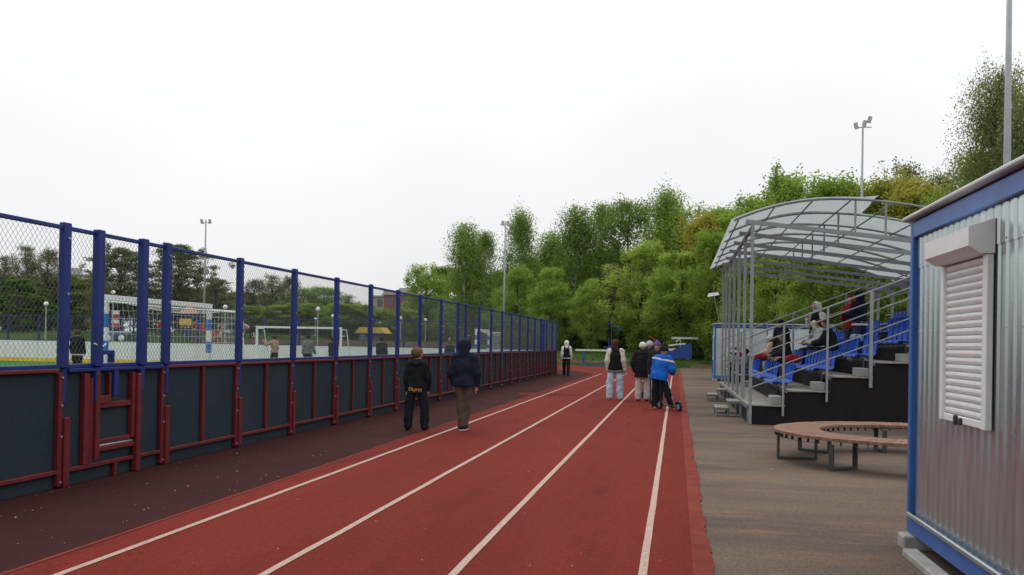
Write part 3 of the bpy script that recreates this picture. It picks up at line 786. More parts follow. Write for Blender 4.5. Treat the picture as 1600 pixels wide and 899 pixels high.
# ================================================================== LIGHT MASTS
M_MAST = mat('mast_grey', (0.33, 0.35, 0.36), 0.5, 0.08, 3)
M_LAMP = mat('floodlight_face', (0.6, 0.62, 0.64), 0.2, 0.05, 3)
def mast(x, y, h, label, heads, r0=.11):
    zb_ = gz(x, y); h -= zb_; s = empty('light_mast', (x, y, zb_)); tag(s, label, 'light mast', 'floodlight masts')
    MB().tube([(0,0,0), (0,0,h*.5), (0,0,h-.1)], [r0, r0*.75, r0*.5], 10).build('pole', M_MAST, s, True)
    MB().bar((-.5,0,h-.35), (.5,0,h-.35), .05).build('cross_arm', M_MAST, s)
    for dx, dz, tilt in heads:
        f = link('floodlight', None, s, (dx, 0, h-.25+dz)); f.rotation_euler = (R(20), R(tilt), 0); f.scale = (.72, .72, .72)
        MB().bbox(-.16, .16, -.08, .05, -.28, .28, .03).build('housing', M_MAST, f)
        MB().bbox(-.14, .14, -.088, -.081, -.25, .25, .002).build('glass', M_LAMP, f)
mast(10.68, 59.5, 15.0, 'tall floodlight mast rising behind the stand canopy', ((-.38, .0, -18), (.1, .12, 8), (.38, .35, 12)))
mast(-14.2, 78.6, 11.7, 'floodlight mast standing in front of the birches right of centre', ((-.22, 0, 0), (.22, 0, 0)))
mast(-38.8, 74.4, 11.4, 'thin floodlight mast beyond the rink at the left', ((-.35, 0, -10), (.35, 0, 10)))
mast(10.74, 34.2, 16.0, 'thick floodlight mast behind the shed, cut by the top of the picture', ((-.38, 0, -10), (.38, 0, 10)), .15)

# ================================================================== TRACK-END EQUIPMENT
M_EBLUE = mat('equipment_blue', (0.02, 0.07, 0.30), 0.5, 0.15, 4)
M_EWHITE = mat('equipment_white', (0.72, 0.74, 0.73), 0.5, 0.08, 4)
e = empty('barrier', (-7.05, 67.8, gz(-7.05, 67.8))); tag(e, 'long pale beam barrier on a blue post where the track bends', 'barrier')
MB().bbox(0, 3.5, -.06, .06, 1.02, 1.14, .01).build('beam', mat('pale_beam', (.62, .64, .55), .6), e)
for x in (.6, 3.0): MB().bbox(x-.06, x+.06, -.05, .05, .0, 1.018, .008).build('post', M_EBLUE, e)
MB().bbox(.3, 3.3, -.35, -.25, 0.0, .10, .01).build('foot_rail', M_EBLUE, e)
MB().bbox(2.2, 3.2, -.25, .6, .0, .20, .02).build('foot_box', M_EBLUE, e)
e = empty('barrier', (-3.1, 69.5, gz(-3.1, 69.5))); tag(e, 'low dark bar barrier behind the girl in jeans', 'barrier')
MB().bbox(0, 1.8, -.05, .05, .62, .74, .01).build('beam', M_DARKST, e)
for x in (.1, 1.7): MB().bbox(x-.04, x+.04, -.04, .04, 0, .618, .006).build('post', M_EBLUE, e)
e = empty('mat_trolley', (-.5, 75.8, gz(-.5, 75.8))); tag(e, 'blue wedge-sided trolley with white bars at the track end', 'trolley')
MB().prism([(-.2, .12), (1.55, .12), (1.6, 1.25), (1.1, 1.2), (-.2, .55)], 'y', 0, .06).build('side_panel', M_EBLUE, e)
MB().prism([(-.2, .12), (1.55, .12), (1.6, 1.25), (1.1, 1.2), (-.2, .55)], 'y', 1.9, 1.96).build('side_panel', M_EBLUE, e)
MB().bbox(1.55, 1.68, -.02, 1.98, .1, 1.28, .01).build('end_panel', M_EBLUE, e)
MB().bar((-.1, .3, .78), (1.15, .3, .86), .10, .16).build('white_bar', M_EWHITE, e)
MB().bar((-.1, .3, 1.12), (1.2, .3, 1.28), .10, .12).build('white_bar', M_EWHITE, e)
for x in (.0, 1.4): MB().tube([(x, -.04, .1), (x, .02, .1)], .1, 12).build('wheel', M_DARKST, e)
e = empty('crossbar_stand', (-.3, 77.4, gz(-.3, 77.4))); tag(e, 'white horizontal bar with bracket above the blue trolley', 'stand')
MB().bbox(-.1, 2.0, -.06, .06, 1.52, 1.68, .01).build('bar', M_EWHITE, e)
MB().bar((.25, 0, 1.3), (.55, 0, 1.54), .08, .1).build('bracket', M_EWHITE, e)
for x in (.6,): MB().bbox(x-.03, x+.03, -.03, .03, 0, 1.518, .004).build('post', M_EWHITE, e)
e = empty('exercise_frame', (-5.7, 80.2, gz(-5.7, 80.2))); tag(e, 'blue outdoor exercise frame with slanting arm before the trees', 'exercise frame')
MB().bar((.35, 0, 0), (.35, 0, 2.4), .05).build('post', M_EBLUE, e)
MB().bar((0, 0, 2.62), (1.35, 0, 1.95), .05, .06).build('slanting_arm', M_EBLUE, e)
MB().bbox(-.3, .6, -.2, .2, .55, .62, .01).build('platform', M_EBLUE, e)
MB().bar((.15, 0, 0.62), (.15, 0, 1.3), .05).build('upright', M_EBLUE, e)
e = empty('exercise_frame', (-2.2, 77.5, gz(-2.2, 77.5))); tag(e, 'red slanting exercise bar behind the white-hatted pair', 'exercise frame')
MB().bar((.0, 0, 1.75), (.9, 0, 1.15), .12, .10).build('slanting_arm', mat('equipment_red', (.35, .03, .03), .5), e)
MB().bar((.5, .08, 0), (.5, .08, 1.42), .08).build('post', M_EBLUE, e)

# ================================================================== BEYOND THE RINK
M_GLOBE = mat('opal_globe', (0.80, 0.80, 0.78), 0.3, 0.03, 3)
lamps = [(-40.81, 56.91, 3.5, 'white globe lamp at the far left beside the dense green tree'), (-40.53, 64.05, 4.65, 'white globe lamp seen above the striped goal crossbar'), (-29.22, 58.89, 3.5, 'white globe lamp above the right end of the striped goal'),
 (-47.65, 105.45, 3.45, 'small distant globe lamp above the left of the white goal'), (-42.97, 102.19, 3.4, 'small distant globe lamp above the middle of the white goal'), (-23.59, 60.88, 3.5, 'largest globe lamp, above the white goal crossbar'),
 (-35.24, 90.33, 3.5, 'globe lamp just below left of the largest globe'), (-36.77, 95.14, 3.3, 'lowest globe lamp under the largest globe'), (-28.97, 78.21, 3.5, 'globe lamp right of the white goal post'),
 (-30.46, 96.22, 3.35, 'globe lamp above the yellow roof of the kiosk'), (-24.11, 82.09, 3.5, 'globe lamp right of the red-topped block'), (-23.22, 87.32, 3.5, 'globe lamp beside the crew-cut boy, rightmost of all')]
for x, y, h, lab in lamps:
    zb_ = gz(x, y); s = empty('globe_lamp', (x, y, zb_)); h -= zb_; tag(s, lab, 'street lamp', 'globe lamps in the park')
    MB().tube([(0,0,0), (0,0,h-.15)], [.06, .04], 8).build('pole', M_MAST, s)
    MB().ball((0, 0, h), .155, 14, 9).build('globe', M_GLOBE, s, True)
    MB().tube([(0,0,h-.18), (0,0,h-.13)], .08, 10).build('collar', M_DARKST, s)
# kiosk
k = empty('kiosk', (-30.2, 88.5, gz(-30.2, 88.5))); tag(k, 'brown kiosk with yellow roof and blue door behind the white goal', 'kiosk'); k.scale = (.82, .82, .92)
MB().bbox(0, 3.0, 0, 2.2, 0, 2.0, .02).build('wall', mat('kiosk_brown', (.13, .09, .09), .8, .2, 3), k)
rf = MB().prism([(-.35, 2.0), (3.35, 2.0), (2.8, 2.62), (.3, 2.62)], 'y', -.35, 2.5); rf.build('roof', mat('kiosk_yellow', (.62, .42, .05), .6, .1, 3), k)
MB().bbox(-.4, 3.4, -.42, -.352, 1.9, 2.04, .01).build('fascia', M_EBLUE, k)
MB().bbox(.25, 1.0, -.05, -.002, .02, 1.6, .01).build('door', mat('kiosk_blue', (.06, .20, .45), .5), k)
MB().bbox(1.15, 2.8, -.08, -.002, .15, .75, .01).build('counter_panel', MATS['kiosk_blue'], k)
MB().bbox(.3, .9, -.12, -.06, 1.65, 1.95, .01).build('sign', MATS['kiosk_yellow'], k)
# apartment blocks
def block(x, y, w_, d_, floors, label, wallc, bandc, rz=0):
    s = empty('apartment_block', (x, y, gz(x, y)), R(rz)); tag(s, label, 'building')
    H = floors*2.9
    wm = mat('wall_'+label[:8], wallc, .85, .08, .3); bm_ = mat('band_'+label[:8], bandc, .85, .12, .5)
    for f in range(floors):
        MB().bbox(0, w_, 0, d_, f*2.9+.002, (f+1)*2.9-.002, .02).build('storey_wall', bm_ if f >= floors-2 else wm, s)
    MB().bbox(-.3, w_+.3, -.3, d_+.3, H, H+.35, .05).build('roof', mat('roof_grey', (.35,.33,.32), .8), s)
    wme = MB().bbox(-.6, .6, -.03, .05, 0, 1.5, .02).mesh('window', mat('block_window', (.09, .11, .13), .25))
    n = int(w_/3.2)
    for f in range(floors):
        for i in range(n):
            link('window', wme, s, (1.6+i*3.2, -.035, f*2.9+.9))
    MB().bbox(w_*.35, w_*.75, 2, 6, H+.352, H+1.6, .05).build('lift_house', MATS['roof_grey'], s)
block(-57.6, 184, 6.6, 12, 3, 'red-brown topped apartment block rising above the rink fence', (.50, .47, .43), (.24, .085, .065), -10)
block(-62.4, 192, 3.6, 12, 3, 'paler low block left of the red-topped building', (.52, .47, .43), (.40, .33, .29), -10)
block(-126, 174, 6.4, 12, 4, 'beige block showing through the bare poplars at far left', (.50, .46, .40), (.44, .40, .36), -30)
# play equipment
def play_tower(x, y, label):
    s = empty('play_tower', (x, y, gz(x, y)-.3)); tag(s, label, 'playground tower')
    for dx in (-.6, .6):
        for dy in (-.5, .5): MB().tube([(dx, dy, 0), (dx, dy, 2.2)], .06, 6).build('post', M_EBLUE, s)
    MB().bbox(-.7, .7, -.6, .6, .9, 1.0, .01).build('platform', M_EWHITE, s)
    for i in range(4): MB().tube([(0, -.55, 1.25+.35*i), (0, -.55, 1.55+.35*i)], .30, 10).build('ring', mat('play_red', (.45, .04, .035), .5) if i % 2 == 0 else M_EWHITE, s)
    for dx in (-.55, .55): MB().ball((dx, -.6, .45), .26, 10, 7, (1, .5, 1)).build('disc', M_EWHITE, s)
    MB().bbox(-.72, .72, -.56, -.5, .45, .85, .01).build('panel', M_EBLUE, s)
play_tower(-42.9, 68.7, 'red and white ringed playground tower seen through the striped goal')
s = empty('slide', (-37.1, 69.7, gz(-37.1, 69.7))); tag(s, 'red playground slide with orange roof behind the striped goal', 'slide')
play_r, play_o, play_y = MATS['play_red'], mat('play_orange', (.60, .16, .03), .5), mat('play_yellow', (.65, .48, .05), .5)
for dx in (-.9, -.1):
    for dy in (-.4, .4): MB().tube([(dx, dy, 0), (dx, dy, 2.0)], .05, 6).build('post', M_EBLUE, s)
MB().bbox(-1, 0, -.5, .5, .8, .9, .01).build('platform', play_o, s)
MB().add([(-1.1,-.6,1.95),(.1,-.6,1.95),(.1,.6,1.95),(-1.1,.6,1.95),(-.5,0,2.6)], [(0,3,2,1),(0,1,4),(1,2,4),(2,3,4),(3,0,4)]).build('roof', play_o, s)
MB().add([(0,-.3,.9),(0,.3,.9),(1.9,.3,.15),(1.9,-.3,.15),(0,-.36,1.15),(1.9,-.36,.4),(0,.36,1.15),(1.9,.36,.4),(0,-.3,.84),(0,.3,.84),(1.9,.3,.09),(1.9,-.3,.09)], [(0,3,2,1),(8,9,10,11),(0,4,5,3),(1,2,7,6)]).build('chute', play_r, s)
MB().bbox(-1, -.0, -.56, -.5, 1.0, 1.5, .01).build('side_panel', play_y, s)
s = empty('climbing_frame', (-33.4, 71, gz(-33.4, 71))); tag(s, 'orange and white arched climbing frame right of the slide', 'climbing frame'); s.scale = (.5, .5, .5)
for i in range(7):
    a = math.pi*i/6
    MB().tube([(-1.4*math.cos(q)*(1-.05*i), i*.3-.9, 2.3*math.sin(q)*(1-.04*i)) for q in np.linspace(0.05, math.pi-.05, 12)], .05, 5).build('arch', play_o if i % 2 else M_EWHITE, s)
# parked cars
def car(x, y, rz, col, label):
    c = empty('parked_car', (x, y, gz(x, y)), R(rz)); tag(c, label, 'car', 'cars parked beyond the rink')
    body = [(-2.1,.32),(2.1,.32),(2.15,.62),(2.0,.82),(1.1,.95),(-1.9,.98),(-2.15,.8),(-2.2,.5)]
    cab = [(-1.7,.985),(1.0,.955),(.35,1.42),(-1.25,1.45)]
    m = mat('car_paint_'+label[:6], col, .25, .03, 2, spec=.6)
    MB().prism(body, 'y', -.85, .85).build('body', m, c); cb = MB().prism(cab, 'y', -.72, .72).build('cabin', m, c)
    gl = mat('car_glass', (.03,.035,.04), .1, .05)
    for s_ in (-1, 1): MB().prism([(-1.45,1.02),(.75,1.0),(.28,1.37),(-1.15,1.4)], 'y', s_*.722, s_*.73).build('window', gl, cb)
    for xw in (-1.35, 1.35):
        for s_ in (-1, 1):
            MB().tube([(xw, s_*.70, .32), (xw, s_*.88, .32)], .31, 14).build('wheel', mat('tyre', (.02,.02,.02), .8), c)
car(-79.2, 107.6, 75, (.55,.57,.6), 'silver car parked beyond the end fence at the far left')
car(-75.5, 106.8, 80, (.62,.63,.64), 'white car parked right of the silver one at far left')
# ================================================================== TREES
def leaf_mat(name, c1, c2, trans=0.35):
    m = bpy.data.materials.new(name); m.use_nodes = True; t = m.node_tree; MATS[name] = m
    t.nodes.remove(t.nodes['Principled BSDF']); o = t.nodes['Material Output']
    oi = t.nodes.new('ShaderNodeObjectInfo'); n = noise(t, 1.1, 4)
    f = t.nodes.new('ShaderNodeMath'); f.operation = 'MULTIPLY_ADD'; f.inputs[1].default_value = .45; 
    t.links.new(oi.outputs['Random'], f.inputs[0])
    g = t.nodes.new('ShaderNodeMath'); g.operation = 'MULTIPLY_ADD'; g.inputs[1].default_value = 1.1; g.inputs[2].default_value = -.28
    t.links.new(n, g.inputs[0]); t.links.new(g.outputs[0], f.inputs[2])
    col = ramp(t, f.outputs[0], [(0.1, c1), (0.9, c2)])
    d = t.nodes.new('ShaderNodeBsdfDiffuse'); tr = t.nodes.new('ShaderNodeBsdfTranslucent'); mx_ = t.nodes.new('ShaderNodeMixShader'); mx_.inputs[0].default_value = trans
    t.links.new(col, d.inputs[0])
    tc_ = mixc(t, 1.0, col, (1.25, 1.2, .7), 'MULTIPLY'); t.links.new(tc_, tr.inputs[0])
    t.links.new(d.outputs[0], mx_.inputs[1]); t.links.new(tr.outputs[0], mx_.inputs[2]); t.links.new(mx_.outputs[0], o.inputs['Surface'])
    return m
L_BIRCH = leaf_mat('birch_leaves', (0.150, 0.230, 0.068), (0.250, 0.345, 0.098), .48)
L_MAPLE = leaf_mat('bright_spring_leaves', (0.225, 0.335, 0.085), (0.350, 0.455, 0.120), .5)
L_OLIVE = leaf_mat('olive_leaves', (0.161, 0.259, 0.061), (0.270, 0.362, 0.088), .5)
L_DARK = leaf_mat('dark_leaves', (0.115, 0.172, 0.055), (0.196, 0.253, 0.076), .48)
L_ROUND = leaf_mat('deep_green_leaves', (0.138, 0.225, 0.061), (0.213, 0.306, 0.083), .48)
L_BRONZE = leaf_mat('bronze_leaves', (0.231, 0.281, 0.058), (0.363, 0.330, 0.085), .5)
L_BUSH = leaf_mat('dense_green_leaves', (0.081, 0.161, 0.034), (0.149, 0.241, 0.050), .42)
L_SPARSE = leaf_mat('grey_green_leaves', (0.111, 0.150, 0.072), (0.189, 0.227, 0.104), .42)
L_TWIG = leaf_mat('brown_twig_buds', (0.144, 0.150, 0.090), (0.216, 0.222, 0.120), .4)
B_BIRCH = mat('birch_bark', (.42, .41, .38), .8, .5, 3.0, .3, 20, stretch=(1, 1, .4))
B_DARK = mat('dark_bark', (.060, .050, .042), .9, .25, 4, .4, 20)
def smoothstep(t): t = np.clip(t, 0, 1); return t*t*(3-2*t)
def make_tree(seed, H=10.0, base=.12, rmax=.26, peak=.40, power=1.0, nclump=70, per=170, leaf=.13, spread=.55, droop=0.0, surf=.55, trunk=.016, nlimb=40, top=.04, flat=1.0, lean=0, shoots=.25):
    """unit tree of height H: trunk mesh (trunk + limbs) and crown mesh (leaf-sized diamonds in clumps)"""
    g = np.random.default_rng(seed)
    def env(t):     # crown radius at relative height t in 0..1 of crown
        a = np.where(t < peak, smoothstep(t/peak)**.6*.85+.15, np.clip((1-t)/(1-peak), 0, 1)**power)
        return rmax*H*a + .02*H*(t < .98)
    # irregular envelope by angle
    ph = g.uniform(0, 6.28, 6); am = g.uniform(.05, .16, 6)
    t = g.random(nclump)**.9
    a = g.uniform(0, 6.28, nclump)
    irr = 1 + sum(am[i]*np.sin((i % 3+1)*a + ph[i] + 5*t*(i % 2+.5)) for i in range(6))
    rr = env(t)*irr*(surf + (1-surf)*g.random(nclump))*np.sqrt(g.uniform(.25, 1, nclump))
    z = H*(base + (1-base-top)*t)
    cx, cy = rr*np.cos(a), rr*np.sin(a)
    # trunk
    tk = MB(); wob = [(.012*H*math.sin(i*1.3+seed), .012*H*math.cos(i*1.7+seed)) for i in range(9)]
    pts = [(wob[i][0]*(i/8), wob[i][1]*(i/8), H*.97*i/8) for i in range(9)]
    tk.tube(pts, [trunk*H*(1-i/8)**.8+.008 for i in range(9)], 7)
    for i in g.choice(nclump, min(nlimb, nclump), replace=False):
        z0 = max(H*base*.7, z[i] - (.25+.35*g.random())*rr[i]*1.6 - .03*H); q = z0/(H*.97)*8; j = int(min(q, 7)); fr = q-j
        p0 = Vector(pts[j]).lerp(Vector(pts[min(j+1, 8)]), fr); p1 = Vector((cx[i], cy[i], z[i]))
        mid = p0.lerp(p1, .5) + Vector((g.normal(0, .015)*H, g.normal(0, .015)*H, .02*H))
        r0 = trunk*H*(1-z0/H)**.8*.45+.006
        tk.tube([p0, mid, p1], [r0, r0*.55, .006], 4, False)
    # leaves
    n = nclump*per; ci = np.repeat(np.arange(nclump), per)
    sg = spread*H/10*(.75+.6*g.random(nclump))
    sh_ = (g.random(nclump) < shoots) & (t > .25) & (rr > .35*rmax*H*.6)
    off = g.normal(0, 1, (n, 3)); off *= np.minimum(1, 1.4/np.linalg.norm(off, axis=1))[:, None]*(g.random((n, 1))**.5); off[:, 2] *= .62*flat
    st_ = np.where(sh_[ci][:, None], np.array([[.5, .5, 1.75]]), 1.0)
    P = np.stack([cx, cy, z+np.where(sh_, .05*H*g.random(nclump), 0)], 1)[ci] + off*st_*sg[ci][:, None]
    if droop:
        dd = g.random(n)**1.5*droop*H/10; P[:, 2] -= dd; P[:, :2] += g.normal(0, .05, (n, 2))
    P[:, 2] = np.maximum(P[:, 2], .02*H)
    s = leaf*(.6+.8*g.random(n))
    u = g.normal(0, 1, (n, 3)); u /= np.linalg.norm(u, axis=1)[:, None]
    v = g.normal(0, 1, (n, 3)); v[:, 2] *= .7; v -= u*(u*v).sum(1)[:, None]; v /= np.linalg.norm(v, axis=1)[:, None]
    if not droop: u[:, 2] *= .8; v[:, 2] *= .8; u /= np.linalg.norm(u, axis=1)[:, None]; v -= u*(u*v).sum(1)[:, None]; v /= np.linalg.norm(v, axis=1)[:, None]
    if droop: u[:, 2] -= .8; u /= np.linalg.norm(u, axis=1)[:, None]
    A = P-u*s[:, None]*.6; B = P+v*s[:, None]*.38; C_ = P+u*s[:, None]*.6; D = P-v*s[:, None]*.38
    V = np.stack([A, B, C_, D], 1).reshape(-1, 3); F = np.arange(4*n).reshape(-1, 4)
    return tk, V, F
PROTO = {}
def proto(kind, n, leafm, bark, **kw):
    PROTO[kind] = []
    for i in range(n):
        tk, V, F = make_tree(hash(kind) % 97 if False else (sum(map(ord, kind))*7+i*31), **kw)
        PROTO[kind].append((tk.mesh('trunk', bark, True), npmesh('crown', V, F, leafm, False), leafm))
L_BIGB = leaf_mat('pale_birch_leaves', (.16, .20, .09), (.25, .29, .13), .5)
proto('birch', 3, L_BIRCH, B_BIRCH, H=14, base=.12, rmax=.22, peak=.42, power=.78, nclump=170, per=142, leaf=0.137, spread=.64, droop=1.1, surf=.35, trunk=.009, top=.02, shoots=.45)
proto('bigbirch', 2, L_BIGB, B_DARK, H=14, base=.16, rmax=.145, peak=.45, power=.55, nclump=280, per=240, leaf=.064, spread=.44, droop=1.3, surf=.3, trunk=.013, nlimb=140, top=.02, shoots=.5)
proto('round', 2, L_ROUND, B_DARK, H=14, base=.10, rmax=.24, peak=.60, power=.38, nclump=170, per=142, leaf=0.140, spread=.60, droop=.4, surf=.6, trunk=.012, shoots=.4)
proto('maple', 3, L_MAPLE, B_DARK, H=10, shoots=.45, base=.04, rmax=.27, peak=.50, power=.36, nclump=190, per=144, leaf=0.123, spread=.50, surf=.6, flat=1.2, nlimb=60, top=.03)
proto('maple2', 3, L_OLIVE, B_DARK, H=10, shoots=.55, base=.03, rmax=.26, peak=.52, power=.36, nclump=190, per=136, leaf=0.123, spread=.52, surf=.55, flat=1.2, nlimb=60, top=.03)
proto('bronze', 2, L_BRONZE, B_DARK, H=12, shoots=.55, base=.06, rmax=.25, peak=.55, power=.38, nclump=200, per=129, leaf=0.123, spread=.50, surf=.55, flat=1.2, nlimb=70, top=.03)
proto('back', 2, L_DARK, B_DARK, H=10, base=.03, rmax=.28, peak=.55, power=.45, nclump=160, per=150, leaf=.14, spread=.55, surf=.5, nlimb=40, shoots=.5)
proto('thin', 2, L_TWIG, B_DARK, H=10, base=.10, rmax=.24, peak=.5, power=.6, nclump=170, per=95, leaf=.09, spread=.5, surf=.3, nlimb=140, top=.02, shoots=.8)
proto('sparse', 2, L_SPARSE, B_DARK, H=8, base=.20, rmax=.42, peak=.42, power=.5, nclump=240, per=150, leaf=.085, spread=.45, surf=.35, nlimb=170, trunk=.015, flat=.75)
proto('bush', 2, L_BUSH, B_DARK, H=6, base=.03, rmax=.40, peak=.35, power=.55, nclump=150, per=210, leaf=.10, spread=.40, surf=.75, flat=.55, nlimb=50)
PH = {'birch': 14, 'bigbirch': 14, 'round': 14, 'maple': 10, 'maple2': 10, 'bronze': 12, 'back': 10, 'thin': 10, 'sparse': 8, 'bush': 6}
